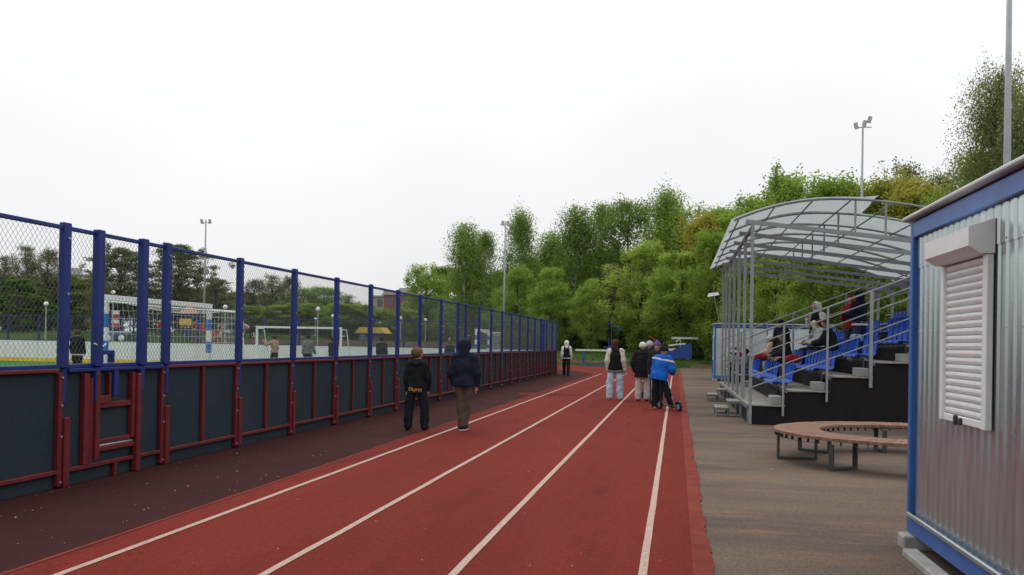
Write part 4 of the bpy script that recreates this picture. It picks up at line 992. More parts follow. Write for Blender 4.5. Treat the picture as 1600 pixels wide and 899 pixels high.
TREES = [
    ('birch', -21.4, 95.7, 13.4, 1.0, 'tall feathery birch left of the light mast, highest of its clump'),
    ('birch', -19.8, 98.0, 12.8, 0.9, 'drooping birch close beside the mast on its left'),
    ('birch', -16.4, 100.6, 15.2, 0.8, 'slim pale birch rising just right of the light mast'),
    ('birch', -10.5, 99.5, 15.6, 1.0, 'birch with narrow tip above the vested walker, in the skyline'),
    ('birch', -8.2, 104.0, 16.5, 0.9, 'birch filling the skyline left of the round dense crown'),
    ('round', -5.0, 100.5, 16.3, 1.1, 'dense dark round-topped tree, broadest crown in the middle skyline'),
    ('birch', -1.0, 97.1, 16.7, 1.0, 'tall ragged birch right of the dense round crown'),
    ('birch', -13.8, 105.1, 13.6, 1.2, 'low birch in the gap of the skyline right of the mast'),
    ('maple', -28.8, 108.6, 10.1, 1.0, 'solitary light green tree at the left end of the wood'),
    ('maple', -14.8, 88.7, 8.2, 1.0, 'bright green tree low beside the mast foot'),
    ('maple', -11.1, 85.3, 8.0, 1.0, 'bright yellow-green tree above the end of the rink fence'),
    ('maple', -7.4, 83.9, 7.0, 0.9, 'short bright green tree above the walker in the vest'),
    ('thin', -6.0, 88.2, 8.6, 0.9, 'grey-brown half-bare tree between two bright green ones'),
    ('maple', -3.1, 84.6, 10.0, 1.1, 'large bright green tree above the girl in jeans'),
    ('maple', 0.3, 79.1, 8.8, 1.15, 'broad mid-green tree left of the stand canopy'),
    ('bronze', 2.1, 85.5, 12.5, 1.0, 'yellowish bronze tree just left of the canopy corner'),
    ('maple2', 3.9, 89.9, 13.8, 1.0, 'tall light green tree directly left of the canopy edge'),
    ('maple', 1.5, 95.5, 14.6, 1.0, 'light green tree topping the bank beside the bronze crown'),
    ('maple', 5.2, 86.0, 14.2, 1.0, 'light green tree peeking over the canopy corner'),
    ('maple2', 3.2, 75.6, 9.9, 1.0, 'olive tree behind the front canopy posts'),
    ('maple', 6.2, 78.1, 14.2, 0.9, 'leafy tree with open top left of the canopy peak'),
    ('maple2', 7.4, 68.1, 14.2, 0.8, 'upright green tree behind the left half of the canopy'),
    ('maple', 8.4, 66.3, 13.7, 0.8, 'green tree with twin tips behind the canopy top'),
    ('maple2', 9.8, 64.5, 13.4, 0.9, 'full green tree left of the tall lamp behind the canopy'),
    ('maple', 11.5, 64.8, 13.0, 0.9, 'fresh green tree right behind the tall lamp'),
    ('bronze', 13.0, 63.0, 12.9, 1.0, 'bronze-tinged round tree right of the tall lamp'),
    ('bronze', 14.0, 61.2, 12.7, 1.0, 'orange-green tree above the shed corner'),
    ('thin', 15.4, 69.5, 15.2, 0.8, 'thin leafless-topped tree above the bronze trees'),
    ('thin', 16.3, 63.6, 13.4, 0.6, 'slim dark tree between bronze tree and tall birch'),
    ('bigbirch', 13.7, 44.9, 14.9, 1.0, 'tall drooping birch behind the shed roof, biggest on the right'),
    ('bigbirch', 14.2, 42.9, 13.2, 0.9, 'second tall birch cut by the right picture edge'),
    ('birch', 14.1, 49.0, 12.0, 1.0, 'leafy birch low behind the tall birches at the shed roof'),
    ('maple2', 14.3, 53.1, 10.1, 1.0, 'green tree tucked behind shed roof beneath the tall birch'),
    ('maple2', 7.2, 53.9, 7.0, 1.0, 'dark leafy tree under the canopy, behind the white-hooded spectator'),
    ('maple2', 8.9, 52.2, 7.0, 1.1, 'dark leafy tree under the canopy, behind the red-hooded spectator'),
    ('maple2', 10.4, 50.4, 6.7, 1.0, 'dark leafy tree under the canopy, behind the rear posts'),
    ('maple2', 5.7, 57.8, 7.0, 1.0, 'dark leafy tree under the canopy, behind the far shed'),
    ('maple2', 4.2, 61.5, 7.2, 1.0, 'dark leafy tree left of the front canopy posts, behind the far shed corner'),
    ('maple2', 11.5, 48.6, 6.9, 1.0, 'dark leafy tree just left of the shed corner post, under the canopy'),
    ('back', -27.8, 114.9, 10.5, 1.2, 'dark tree deep in the wood'),
    ('back', -23.9, 113.5, 9.6, 1.2, 'dark tree deep in the wood'),
    ('back', -20.5, 114.1, 10.1, 1.2, 'dark tree deep in the wood'),
    ('back', -17.1, 114.7, 11.3, 1.3, 'dark tree deep in the wood'),
    ('back', -13.3, 115.3, 12.1, 1.3, 'dark tree deep in the wood'),
    ('back', -9.9, 115.9, 12.2, 1.3, 'dark tree deep in the wood'),
    ('back', -6.3, 114.5, 12.1, 1.3, 'dark tree deep in the wood'),
    ('back', -2.9, 113.0, 12.7, 1.3, 'dark tree deep in the wood'),
    ('back', 0.7, 111.6, 13.3, 1.3, 'dark tree deep in the wood'),
    ('back', 3.8, 106.1, 12.4, 1.3, 'dark tree deep in the wood'),
    ('back', 6.5, 100.5, 11.8, 1.3, 'dark tree deep in the wood'),
    ('back', 5.3, 90.1, 8.7, 1.2, 'dark tree deep in the wood'),
    ('back', 1.9, 93.6, 7.7, 1.2, 'dark tree deep in the wood'),
    ('back', -1.8, 95.0, 7.2, 1.2, 'dark tree deep in the wood'),
    ('back', -5.6, 96.4, 6.6, 1.2, 'dark tree deep in the wood'),
    ('back', -10.0, 95.7, 6.2, 1.2, 'dark tree deep in the wood'),
    ('back', 8.0, 86.5, 11.2, 1.2, 'dark tree deep in the wood'),
    ('back', 10.0, 82.8, 12.4, 1.2, 'dark tree deep in the wood'),
    ('back', 12.5, 79.2, 11.9, 1.2, 'dark tree deep in the wood'),
    ('back', 15.1, 77.6, 11.9, 1.2, 'dark tree deep in the wood'),
    ('back', 17.0, 73.9, 11.6, 1.2, 'dark tree deep in the wood'),
    ('back', 18.1, 68.0, 10.8, 1.2, 'dark tree deep in the wood'),
    ('back', 19.3, 64.1, 11.5, 1.2, 'dark tree deep in the wood'),
    ('back', -14.3, 99.0, 6.0, 1.2, 'dark tree deep in the wood'),
    ('back', -31.6, 114.3, 6.5, 1.2, 'dark tree deep in the wood'),
    ('back', -15.9, 127.1, 9.8, 1.3, 'dark tree deep in the wood'),
    ('back', -12.4, 126.7, 9.8, 1.3, 'dark tree deep in the wood'),
    ('back', -9.4, 126.2, 9.8, 1.3, 'dark tree deep in the wood'),
    ('back', -6.7, 104.3, 5.2, 1.3, 'dark tree deep in the wood'),
    ('back', -4.8, 124.9, 9.7, 1.3, 'dark tree deep in the wood'),
    ('back', -1.5, 123.5, 9.7, 1.3, 'dark tree deep in the wood'),
    ('back', -8.2, 102.1, 4.8, 1.3, 'dark tree deep in the wood'),
    ('back', -2.8, 100.9, 5.5, 1.2, 'dark tree deep in the wood'),
    ('back', -11.8, 103.5, 5.1, 1.2, 'dark tree deep in the wood'),
    ('bush', -56.8, 75.4, 6.7, 1.5, 'dense bright green tree with layered crown at the left edge'),
    ('bush', -56.3, 77.6, 5.0, 1.3, 'low dense green tree beside the left globe lamp'),
    ('thin', -70.2, 94.4, 11.2, 1.1, 'tall brownish half-bare poplar at the far left'),
    ('thin', -69.8, 97.5, 11.1, 1.1, 'second brownish poplar right of the far left one'),
    ('thin', -74.6, 96.7, 10.3, 1.3, 'bare-topped tree in front of the far beige block'),
    ('sparse', -50.3, 80.6, 9.8, 1.25, 'big dark open-crowned tree behind the striped goal, left half'),
    ('sparse', -45.5, 82.4, 10.3, 1.35, 'big dark open-crowned tree behind the striped goal, right half'),
    ('sparse', -40.7, 80.2, 7.0, 1.0, 'lower dark tree right of the big open-crowned pair'),
    ('back', -76.4, 100.5, 8.4, 1.8, 'dark tree beyond the far end fence'),
    ('back', -73.5, 101.0, 8.3, 1.8, 'dark tree beyond the far end fence'),
    ('back', -70.6, 101.5, 8.6, 1.8, 'dark tree beyond the far end fence'),
    ('back', -67.1, 100.0, 8.0, 1.8, 'dark tree beyond the far end fence'),
    ('back', -58.4, 99.5, 7.0, 1.8, 'dark tree beyond the far end fence'),
    ('back', -60.7, 95.1, 6.7, 1.8, 'dark tree beyond the far end fence'),
    ('back', -54.5, 100.2, 7.0, 1.8, 'dark tree beyond the far end fence'),
    ('back', -53.6, 104.4, 7.4, 1.8, 'dark tree beyond the far end fence'),
    ('back', -53.0, 110.6, 7.3, 1.8, 'dark tree beyond the far end fence'),
    ('back', -51.6, 114.9, 7.3, 1.8, 'dark tree beyond the far end fence'),
    ('back', -47.2, 113.6, 6.8, 1.8, 'dark tree beyond the far end fence'),
    ('back', -44.3, 116.1, 6.8, 1.8, 'dark tree beyond the far end fence'),
    ('back', -41.4, 118.7, 6.1, 1.7, 'dark tree beyond the far end fence'),
    ('back', -38.5, 119.2, 5.5, 1.5, 'dark tree beyond the far end fence'),
    ('back', -35.5, 119.7, 5.2, 1.5, 'dark tree beyond the far end fence'),
    ('back', -31.8, 120.3, 7.4, 1.5, 'dark tree beyond the far end fence'),
    ('thin', -48.6, 105.2, 8.4, 1.5, 'brown bare tree behind the white goal, left one'),
    ('thin', -48.3, 109.4, 9.2, 1.5, 'brown bare tree behind the white goal, middle one'),
    ('thin', -45.4, 107.8, 8.9, 1.5, 'brown bare tree behind the white goal, right one'),
    ('round', -43.0, 106.2, 7.6, 1.4, 'dark green tree above the left post of the white goal'),
    ('round', -41.3, 108.5, 7.9, 1.5, 'rounded dark green tree above the white goal crossbar'),
    ('maple2', -43.6, 94.0, 4.9, 1.7, 'low green tree behind the left post of the white goal'),
    ('maple2', -39.8, 92.6, 5.0, 1.7, 'low green tree left of the largest globe lamp'),
    ('maple2', -37.2, 93.0, 5.2, 1.7, 'low green tree right under the largest globe lamp'),
    ('maple2', -35.4, 97.4, 5.4, 1.7, 'low green tree right of the white goal'),
    ('maple2', -33.7, 99.7, 5.4, 1.7, 'low green tree behind the kiosk'),
    ('maple2', -30.7, 98.2, 4.6, 1.5, 'low green tree right of the kiosk'),
    ('maple2', -29.4, 102.5, 4.8, 1.5, 'low green tree below the red-topped block'),
    ('thin', -39.1, 110.9, 6.9, 1.4, 'sparse tree left of the red-topped block'),
    ('round', -32.7, 106.0, 5.1, 0.9, 'tree standing in front of the red-topped block'),
    ('birch', -30.4, 110.4, 6.3, 0.9, 'greenish tree right of the red-topped block'),
]
cnt = {}; seen = {}
for kind, x, y, top, wf, lab in TREES: seen[lab] = seen.get(lab, 0)+1
for kind, x, y, top, wf, lab in TREES:
    i = cnt.get(kind, 0); cnt[kind] = i+1
    tk, cr, lm_ = PROTO[kind][i % len(PROTO[kind])]
    zb_ = gz(x, y); s = (top-zb_)/PH[kind]*(.97 if kind == 'bigbirch' else .94 if x > 4 else 1.04 if x > -33 else 1.0)
    ws = max(s, .62)*wf*1.18
    o = empty({'birch': 'birch_tree', 'bigbirch': 'birch_tree'}.get(kind, 'tree'), (x, y, zb_-.05), random.uniform(0, 6.28)); o.scale = (ws, ws, s)
    tag(o, lab, 'tree', lab+' group' if False else ('low trees behind the globe lamps' if lab.startswith('low green') else 'trees far beyond the end fence' if lab.startswith('dark tree beyond') else 'trees deep in the wood' if lab.startswith('dark tree deep') else 'trees of the wood beyond the track' if x > -33 else 'trees of the park beyond the rink'))
    link('trunk', tk, o); c = link('crown', cr, o); c['kind'] = 'stuff'
# ================================================================== PEOPLE (implicit surfaces meshed by surface nets)
def smin(a, b, k):
    h = np.clip(.5+.5*(b-a)/k, 0, 1); return b+(a-b)*h - k*h*(1-h)
class Field:
    def __init__(s, prims, h, pad=.03):
        P = np.array([[*p[0], p[2]] for p in prims]+[[*p[1], p[3]] for p in prims])
        s.o = (P[:, :3]-P[:, 3:]).min(0)-pad; hi = (P[:, :3]+P[:, 3:]).max(0)+pad
        s.h = h; s.n = np.ceil((hi-s.o)/h).astype(int)+2
        s.V = np.ones(s.n, np.float32)
        for p in prims: s.add(*p)
    def sl(s, lo, hi):
        a = np.clip(np.floor((lo-s.o)/s.h).astype(int), 0, s.n-1); b = np.clip(np.ceil((hi-s.o)/s.h).astype(int)+1, 1, s.n)
        g = [s.o[i]+s.h*np.arange(a[i], b[i]) for i in range(3)]
        return tuple(slice(a[i], b[i]) for i in range(3)), np.meshgrid(*g, indexing='ij')
    def add(s, a, b, ra, rb, sy=1.0, k=.02):
        a = np.array(a, float); b = np.array(b, float); m = max(ra, rb)+k+2.5*s.h
        sl, (X, Y, Z) = s.sl(np.minimum(a, b)-m, np.maximum(a, b)+m)
        d = b-a; L = max(d@d, 1e-9)
        t = np.clip(((X-a[0])*d[0]+(Y-a[1])*d[1]+(Z-a[2])*d[2])/L, 0, 1)
        q = np.sqrt((X-a[0]-t*d[0])**2+((Y-a[1]-t*d[1])*sy)**2+(Z-a[2]-t*d[2])**2)-(ra+(rb-ra)*t)
        s.V[sl] = smin(s.V[sl], q, k)
    def pts(s): return np.meshgrid(*[s.o[i]+s.h*np.arange(s.n[i]) for i in range(3)], indexing='ij')
    def cut(s, n, d):
        """keep n.p < d"""
        X, Y, Z = s.pts(); s.V = np.maximum(s.V, (n[0]*X+n[1]*Y+n[2]*Z-d).astype(np.float32))
    def sub(s, c, r, sc=(1, 1, 1)):
        X, Y, Z = s.pts(); q = np.sqrt(((X-c[0])*sc[0])**2+((Y-c[1])*sc[1])**2+((Z-c[2])*sc[2])**2)-r; s.V = np.maximum(s.V, -q.astype(np.float32))
    def ripple(s, amp, kind='cloth', seed=0):
        X, Y, Z = s.pts()
        if kind == 'puffer': w = np.abs(np.sin(Z*math.pi/.085+seed))**.7*-1+.6
        else: w = .5*np.sin(31*X+19*Z+seed)+.5*np.sin(41*Z-15*X+9*Y+2*seed)+.6*np.sin(23*Z+27*Y+seed*3)
        s.V = s.V+(amp*w).astype(np.float32)
    def mesh(s):
        V = s.V; V[0], V[-1] = 1, 1; V[:, 0], V[:, -1] = 1, 1; V[:, :, 0], V[:, :, -1] = 1, 1
        c = [(i, j, k) for i in (0, 1) for j in (0, 1) for k in (0, 1)]
        n = np.array(V.shape)-1; C = [V[i:i+n[0], j:j+n[1], k:k+n[2]] for i, j, k in c]
        ins = sum((q < 0).astype(np.int8) for q in C); act = (ins > 0) & (ins < 8)
        I = np.argwhere(act); idx = -np.ones(n, int); idx[act] = np.arange(len(I))
        cv = [q[act] for q in C]; pos = np.zeros((len(I), 3)); ct = np.zeros(len(I))
        for a in range(8):
            for b_ in range(a+1, 8):
                if sum(abs(np.array(c[a])-np.array(c[b_]))) != 1: continue
                m = (cv[a] < 0) != (cv[b_] < 0); t = np.where(m, cv[a]/np.where(m, cv[a]-cv[b_], 1), 0)
                pos += np.where(m[:, None], np.array(c[a])+(np.array(c[b_])-np.array(c[a]))*t[:, None], 0); ct += m
        P = s.o+(I+pos/ct[:, None])*s.h
        F = []
        S = V < 0
        for ax in range(3):
            u, v = (ax+1) % 3, (ax+2) % 3
            A = S.take(range(n[ax]), ax); B = S.take(range(1, n[ax]+1), ax)
            for flip, mk in ((0, A & ~B), (1, ~A & B)):
                e = np.argwhere(mk); e = e[(e[:, u] > 0) & (e[:, v] > 0) & (e[:, u] < n[u]) & (e[:, v] < n[v])]
                if not len(e): continue
                q = []
                for du, dv in ((-1, -1), (0, -1), (0, 0), (-1, 0)):
                    f = e.copy(); f[:, u] += du; f[:, v] += dv; q.append(idx[f[:, 0], f[:, 1], f[:, 2]])
                q = np.stack(q, 1); F.append(q[:, ::-1] if flip else q)
        return P, np.concatenate(F)
def nrm(v): v = np.array(v, float); return v/np.linalg.norm(v)
SKIN = mat('skin', (.46, .27, .20), .55, .06, 20)
def cloth(name, rgb, rough=.85, var=.18, bump=.25): return mat('cloth_'+name, rgb, rough, var, 9, bump, 140, spec=.1)

def person(label, loc, face, H, outfit, pose=None, group=None, sit=None, res=.014, cat='person', hs=1.0):
    """face: heading in degrees, 0 looks along +Y, 90 along -X; sit: seat height above loc"""
    pose = dict(pose or {}); o = empty('person', loc, R(face)); tag(o, label, cat, group)
    up = nrm((*pose.get('lean', (0, .03)), 1))
    dL = pose.get('ll', ((-.04, .05, -1), (0, -.05, -1))); dR = pose.get('rl', ((.04, .02, -1), (0, -.04, -1)))
    tl, sl_ = .235*H, .235*H
    hipw = .055*H
    P0 = np.zeros(3); leg = []
    for sx, d in ((-1, dL), (1, dR)):
        hip = P0+np.array((sx*hipw, 0, -.02*H)); kn = hip+nrm(d[0])*tl; an = kn+nrm(d[1])*sl_; leg.append([hip, kn, an])
    lift = -min(l[2][2] for l in leg)+.045*H if sit is None else sit+.075*H
    P0[2] += lift
    for l in leg:
        for q in l: q[2] += lift
    chest = P0+up*.19*H; neck = P0+up*.29*H
    yaw, pit = pose.get('head', (0, 0))
    Rh = Matrix.Rotation(R(yaw), 3, 'Z') @ Matrix.Rotation(R(pit), 3, 'X'); Rh = np.array(Rh)
    hup = nrm(up*.5+np.array((0, 0, .5))+np.array((0, .10, 0)))
    hc = neck+hup*.105*H
    HR = .058*H*hs
    hd = lambda x, y, z: hc+Rh@(np.array((x, y, z))*HR)
    arm = []
    for sx, key, df in ((-1, 'la', ((-.16, -.03, -1), (-.04, .18, -1))), (1, 'ra', ((.16, -.03, -1), (.04, .18, -1)))):
        d = pose.get(key, df); sh_ = neck-up*.025*H+np.array((sx*.090*H, 0, 0)); el = sh_+nrm(d[0])*.165*H; wr = el+nrm(d[1])*.145*H; arm.append([sh_, el, wr, nrm(d[1]), sx])
    k = .03*H
    B = [(P0+(-.035*H, 0, 0), P0+(.035*H, 0, 0), .062*H, .062*H, 1.15, k), (P0, chest, .066*H, .078*H, 1.35, k), (chest, neck-up*.03*H, .078*H, .06*H, 1.35, k),
         (arm[0][0], arm[1][0], .036*H, .036*H, 1.1, k), (neck-up*.02*H, hc, .030*H*hs, .030*H*hs, 1, .02*H)]
    head = [(hd(0, -.12, .18), hd(0, .05, .22), HR*.98, HR*.94, 1, .02), (hd(0, .25, -.35), hd(0, .38, -.72), HR*.66, HR*.42, 1, .03), (hd(0, .86, .05), hd(0, 1.02, -.22), HR*.12, HR*.17, 1, .02),
            (hd(-.93, -.05, .12), hd(-.93, -.1, -.2), HR*.16, HR*.11, 1, .01), (hd(.93, -.05, .12), hd(.93, -.1, -.2), HR*.16, HR*.11, 1, .01)]
    B += head
    for a in arm: B += [(a[0], a[1], .031*H, .026*H, 1, .015), (a[1], a[2], .026*H, .018*H, 1, .015), (a[2], a[2]+a[3]*.03*H, .018*H, .017*H, 1, .01)]
    feet = []
    for i, l in enumerate(leg):
        d = (dL, dR)[i]
        B += [(l[0], l[1], .053*H, .037*H, 1, .03), (l[1], l[2], .038*H, .024*H, 1, .015)]
        fd = nrm((nrm(d[1])[0]*.3+(-.12, .12)[i], 1.0, 0)); 
        if pose.get('toe'): fd = nrm((fd[0], fd[1], pose['toe'][i]))
        hl = l[2]+np.array((0, 0, -.018*H))-fd*.02*H; to = hl+fd*.115*H+np.array((0, 0, -.006*H)); feet.append((hl, to))
        B += [(hl, to, .022*H, .017*H, 1, .012)]
    f = Field(B, res); v, q = f.mesh(); vs, qs = [v], [q]; off = len(v)
    if res < .02:       # hands with fingers on a finer grid
        for a in arm:
            d = a[3]; side = nrm(np.cross(d, (0, 0, 1) if abs(d[2]) < .9 else (0, 1, 0))); nn_ = np.cross(side, d)
            if abs(d[2]) > .9: side, nn_ = nrm(np.cross((1, 0, 0), d)), np.array((1., 0, 0))
            s_ = H*.98; w0 = a[2]+d*.012*H; pl_ = w0+d*.045*s_
            if pose.get('fist') and pose['fist'][0 if a[4] < 0 else 1]: curl = 1.4
            else: curl = .35
            hp = [(w0+side*.006*s_, pl_+side*.011*s_, .012*s_, .011*s_, 1, .01), (w0-side*.006*s_, pl_-side*.011*s_, .012*s_, .011*s_, 1, .01)]
            bend = nn_*(-a[4])*(1 if nn_[0]*a[4] > 0 else -1) if abs(nn_[0]) > .5 else nn_
            for j, (ofs, ln) in enumerate(((-.018, .036), (-.006, .042), (.006, .040), (.018, .032))):
                p1 = pl_+side*ofs*s_; p2 = p1+nrm(d+bend*curl*.4)*ln*.55*s_; p3 = p2+nrm(d*max(.05, 1-curl*.5)+bend*curl)*ln*.5*s_
                hp += [(p1, p2, .0062*s_, .0056*s_, 1, .003), (p2, p3, .0056*s_, .0048*s_, 1, .003)]
            t0 = w0-side*.012*s_+d*.012*s_; t1 = t0-side*.018*s_+d*.02*s_+bend*.008*s_; t2 = t1+d*.022*s_+bend*.006*s_
            hp += [(t0, t1, .008*s_, .007*s_, 1, .006), (t1, t2, .0068*s_, .0056*s_, 1, .003)]
            fh = Field(hp, .0065); hv, hq = fh.mesh(); vs.append(hv); qs.append(hq+off); off += len(hv)
    else:
        pass
    bo = link('body', npmesh('body', np.concatenate(vs), np.concatenate(qs), SKIN), o)
    for sx in (-1, 1):
        e = hd(sx*.36, .86, .08); MB().ball(e, HR*.11, 6, 4).build('eye', mat('eye_dark', (.03, .022, .02), .3), bo)
    # ---------------- clothes
    def piece(name, prims, m, ripple=0, kind='cloth', cuts=(), subs=(), h=None):
        F_ = Field([(np.array(a), np.array(b_), ra, rb, sy, kk) for a, b_, ra, rb, sy, kk in prims], h or max(res*.95, .013))
        if ripple: F_.ripple(ripple, kind, len(label))
        for n_, d_ in cuts: F_.cut(n_, d_)
        for sb in subs: F_.sub(*sb)
        v_, q_ = F_.mesh(); return link(name, npmesh(name, v_, q_, m), o)
    top = outfit.get('top')
    if top:
        th = top.get('t', .014)*H; hem = top.get('hem', .03)*H; m = top['m']; ms = top.get('sleeve', m)
        fl = top.get('flare', 1.0); hemc = P0-up*hem
        rp = top.get('ripple', .006); kd = top.get('kind', 'cloth')
        T = [(P0-up*(hem+.03*H)+(-.046*H, 0, 0), P0-up*(hem+.03*H)+(.046*H, 0, 0), (.060*H+th)*fl, (.060*H+th)*fl, 1.08, k), (P0-up*hem, chest, (.070*H+th)*fl, .080*H+th*.9, 1.13, k), (chest, neck-up*.03*H, .082*H+th, .062*H+th*.7, 1.28, k),
             (P0+(-.042*H, 0, 0), P0+(.042*H, 0, 0), .060*H+th, .060*H+th, 1.08, k), (arm[0][0], arm[1][0], .038*H+th*.6, .038*H+th*.6, 1.1, k), (neck-up*.035*H, neck-up*.0*H, .045*H+th*.3, .040*H+th*.3, 1, .02)]
        cuts = [(-up, -(up@hemc)+.0)] if sit is None else [(-up, -(up@(P0-up*.035*H)))]
        A_ = [[(a[0], a[1], .034*H+th*.9, .031*H+th*.9, 1, .02), (a[1], a[2]-a[3]*.004*H, .031*H+th*.9, .022*H+th*.7, 1, .02)] for a in arm]
        if ms is m: piece(top.get('n', 'jacket'), T+A_[0]+A_[1], m, rp, kd, cuts)
        else:
            piece(top.get('n', 'vest'), T, m, rp, kd, cuts)
            for z_ in A_: piece('sleeve', [(z_[0][0], z_[0][1], z_[0][2]+.004, z_[0][3], 1, .02), z_[1]], ms, rp)
        if top.get('band'):
            bm_, zo = top['band']; c0 = P0-up*(hem-zo*H)
            F0 = [(c0-up*.012*H+(-.046*H, 0, 0), c0-up*.012*H+(.046*H, 0, 0), (.064*H+th)*fl+.004, (.064*H+th)*fl+.004, 1.12, k)]
            piece('hem_band', F0, bm_, 0, cuts=[(up, up@(c0+up*.012*H)), (-up, -(up@(c0-up*.022*H)))])
        if top.get('yoke'):
            piece('yoke_stripe', [(p_[0], p_[1], p_[2]+.012, p_[3]+.012, p_[4], p_[5]) for p_ in T[1:5]+A_[0]+A_[1]], top['yoke'], rp, cuts=[(up, up@(chest+up*.078*H)), (-up, -(up@(chest+up*.044*H)))])
        if top.get('hood') == 'down':
            piece('hood', [(neck+(-.05*H, -.045*H, -.005*H), neck+(.05*H, -.045*H, -.005*H), .036*H, .036*H, 1, .02), (neck+(0, -.06*H, -.02*H), neck+(0, -.055*H, -.06*H), .04*H, .025*H, 1, .02)], ms if top.get('hoodm') is None else top['hoodm'], .002)
        elif top.get('hood') == 'up':
            piece('hood', [(hd(0, -.2, .2), hd(0, .12, .3), HR*1.22, HR*1.18, 1, .02), (hd(0, -.3, -.5), neck-up*.01*H+(0, -.02*H, 0), HR*1.05, .055*H, 1, .03)], top.get('hoodm') or m, .0025, subs=[(hd(0, 1.15, -.05), HR*.95, (1, 1, .85))])
    bot = outfit.get('bot')
    if bot:
        th = bot.get('t', .010)*H; wd = bot.get('wide', 1.0); L_ = bot.get('len', 1.0)
        Pn = [(P0+(-.035*H, 0, -.01*H), P0+(.035*H, 0, -.01*H), .062*H+th, .062*H+th, 1.3, k), (P0, P0+up*.06*H, .060*H+th*.5, .060*H+th*.5, 1.4, k)]
        for l in leg:
            Pn += [(l[0], l[1], .047*H+th*.8, (.037*H+th)*wd, 1, .012)]
            e = l[1]+(l[2]-l[1])*.96 if L_ >= 1 else l[1]+(l[2]-l[1])*(L_-.5)*1.2
            Pn += [(l[1], e, (.037*H+th)*wd, (.028*H+th*1.1)*wd**1.6, 1, .012)]
        piece('trousers' if L_ >= 1 else 'shorts', Pn, bot['m'], .006, cuts=[(up, up@(P0+up*.055*H))])
        if bot.get('stripe'):
            for i, l in enumerate(leg):
                sx = (-1, 1)[i]; r1, r2, r3 = .053*H+th, (.037*H+th)*wd, (.028*H+th*1.1)*wd**1.6
                Q = [l[0]+(sx*r1*.93, -.01, 0), l[1]+(sx*r2*.95, -.008, 0), l[1]+(l[2]-l[1])*.95+(sx*r3*.95, -.006, 0)]
                MB().tube(Q, [.014, .013, .012], 6).build('leg_stripe', bot['stripe'], o, True)
    for i, (hl, to) in enumerate(feet):
        sm = outfit.get('shoe', cloth('black', (.018, .018, .02)))
        s_ = [(hl, to, .027*H, .022*H, 1, .012), (hl, hl+(leg[i][2]-hl)*1.2, .026*H, .026*H, 1, .015)]
        piece('shoe', s_, sm, 0, h=.012)
        if outfit.get('sole'):
            piece('sole', [(hl+(0, 0, -.016*H), to+(0, 0, -.012*H), .026*H, .021*H, 1, .01)], outfit['sole'], 0, cuts=[((0, 0, 1), hl[2]-.012*H)], h=.009)
    hair = outfit.get('hair')
    if hair and not (outfit.get('hat') and hair[1] == 0):
        hm, ln = hair
        pr = [(hd(0, -.18, .24), hd(0, -.02, .28), HR*1.10, HR*1.02, 1, .02)]
        if ln > 0: pr += [(hd(0, -.45, 0), hd(0, -.75, -.6-ln), HR*.85, HR*.55, 1.1, .03), (hd(-.55, -.2, 0), hd(-.5, -.3, -.5-ln), HR*.5, HR*.35, 1, .03), (hd(.55, -.2, 0), hd(.5, -.3, -.5-ln), HR*.5, HR*.35, 1, .03)]
        n_ = Rh@nrm((0, 1, -.55)); piece('hair', pr, hm, .002, cuts=[(n_, n_@hd(0, .28, .0))] if ln == 0 else [(n_, n_@hd(0, .42, .0))], h=.010)
    hat = outfit.get('hat')
    if hat:
        hm, pom = hat
        n_ = Rh@nrm((0, .38, -1)); pr = [(hd(0, -.15, .26), hd(0, .06, .30), HR*1.20, HR*1.12, 1, .02), (hd(0, -.1, .8), hd(0, -.1, .95), HR*.6, HR*.45, 1, .03)]
        pc = piece('hat', pr, hm, .002, cuts=[(n_, n_@hd(0, 0, .02))], h=.010)
        if pom: MB().ball(hd(0, -.1, 1.55), HR*.38, 8, 6).build('pompom', outfit.get('pomm', hm), pc, True)
    return o

BLK = cloth('black_fabric', (.013, .014, .017)); NAVY = cloth('navy', (.014, .016, .030)); CHAR = cloth('charcoal', (.022, .023, .025))
WHT = cloth('off_white', (.62, .60, .56)); CREAM = cloth('cream', (.60, .54, .44)); JEAN = cloth('pale_denim', (.43, .51, .60), var=.3)
BRN = cloth('brown_trousers', (.085, .060, .045)); KHA = cloth('stone_trousers', (.50, .47, .42)); BLU = cloth('bright_blue', (.015, .12, .50))
DJEAN = cloth('dark_denim', (.035, .055, .085)); RED = cloth('red_fabric', (.30, .022, .03)); GRY = cloth('grey', (.16, .16, .17)); TAN = cloth('tan', (.38, .25, .17)); PEACH = cloth('peach', (.52, .34, .22))
LGR = cloth('light_grey', (.42, .42, .43)); PURP = cloth('purple_knit', (.10, .08, .20)); SHOEW = cloth('white_shoe', (.60, .58, .54)); SHOET = cloth('tan_shoe', (.42, .25, .14))
H_BRN = cloth('brown_hair', (.075, .038, .022)); H_LT = cloth('cropped_hair', (.13, .075, .045)); H_DK = cloth('dark_hair', (.02, .014, .012))
WALK = dict(ll=((-.02, .22, -1), (0, -.02, -1)), rl=((.03, -.12, -1), (0, -.35, -1)), la=((-.14, -.16, -1), (-.05, .10, -1)), ra=((.14, .12, -1), (.04, .35, -1)))
WALK2 = dict(ll=((.02, -.08, -1), (0, -.30, -1)), rl=((-.02, .20, -1), (0, -.02, -1)), la=((-.14, .12, -1), (-.05, .30, -1)), ra=((.16, -.14, -1), (.08, .10, -1)))
GT = 'people on the running track'
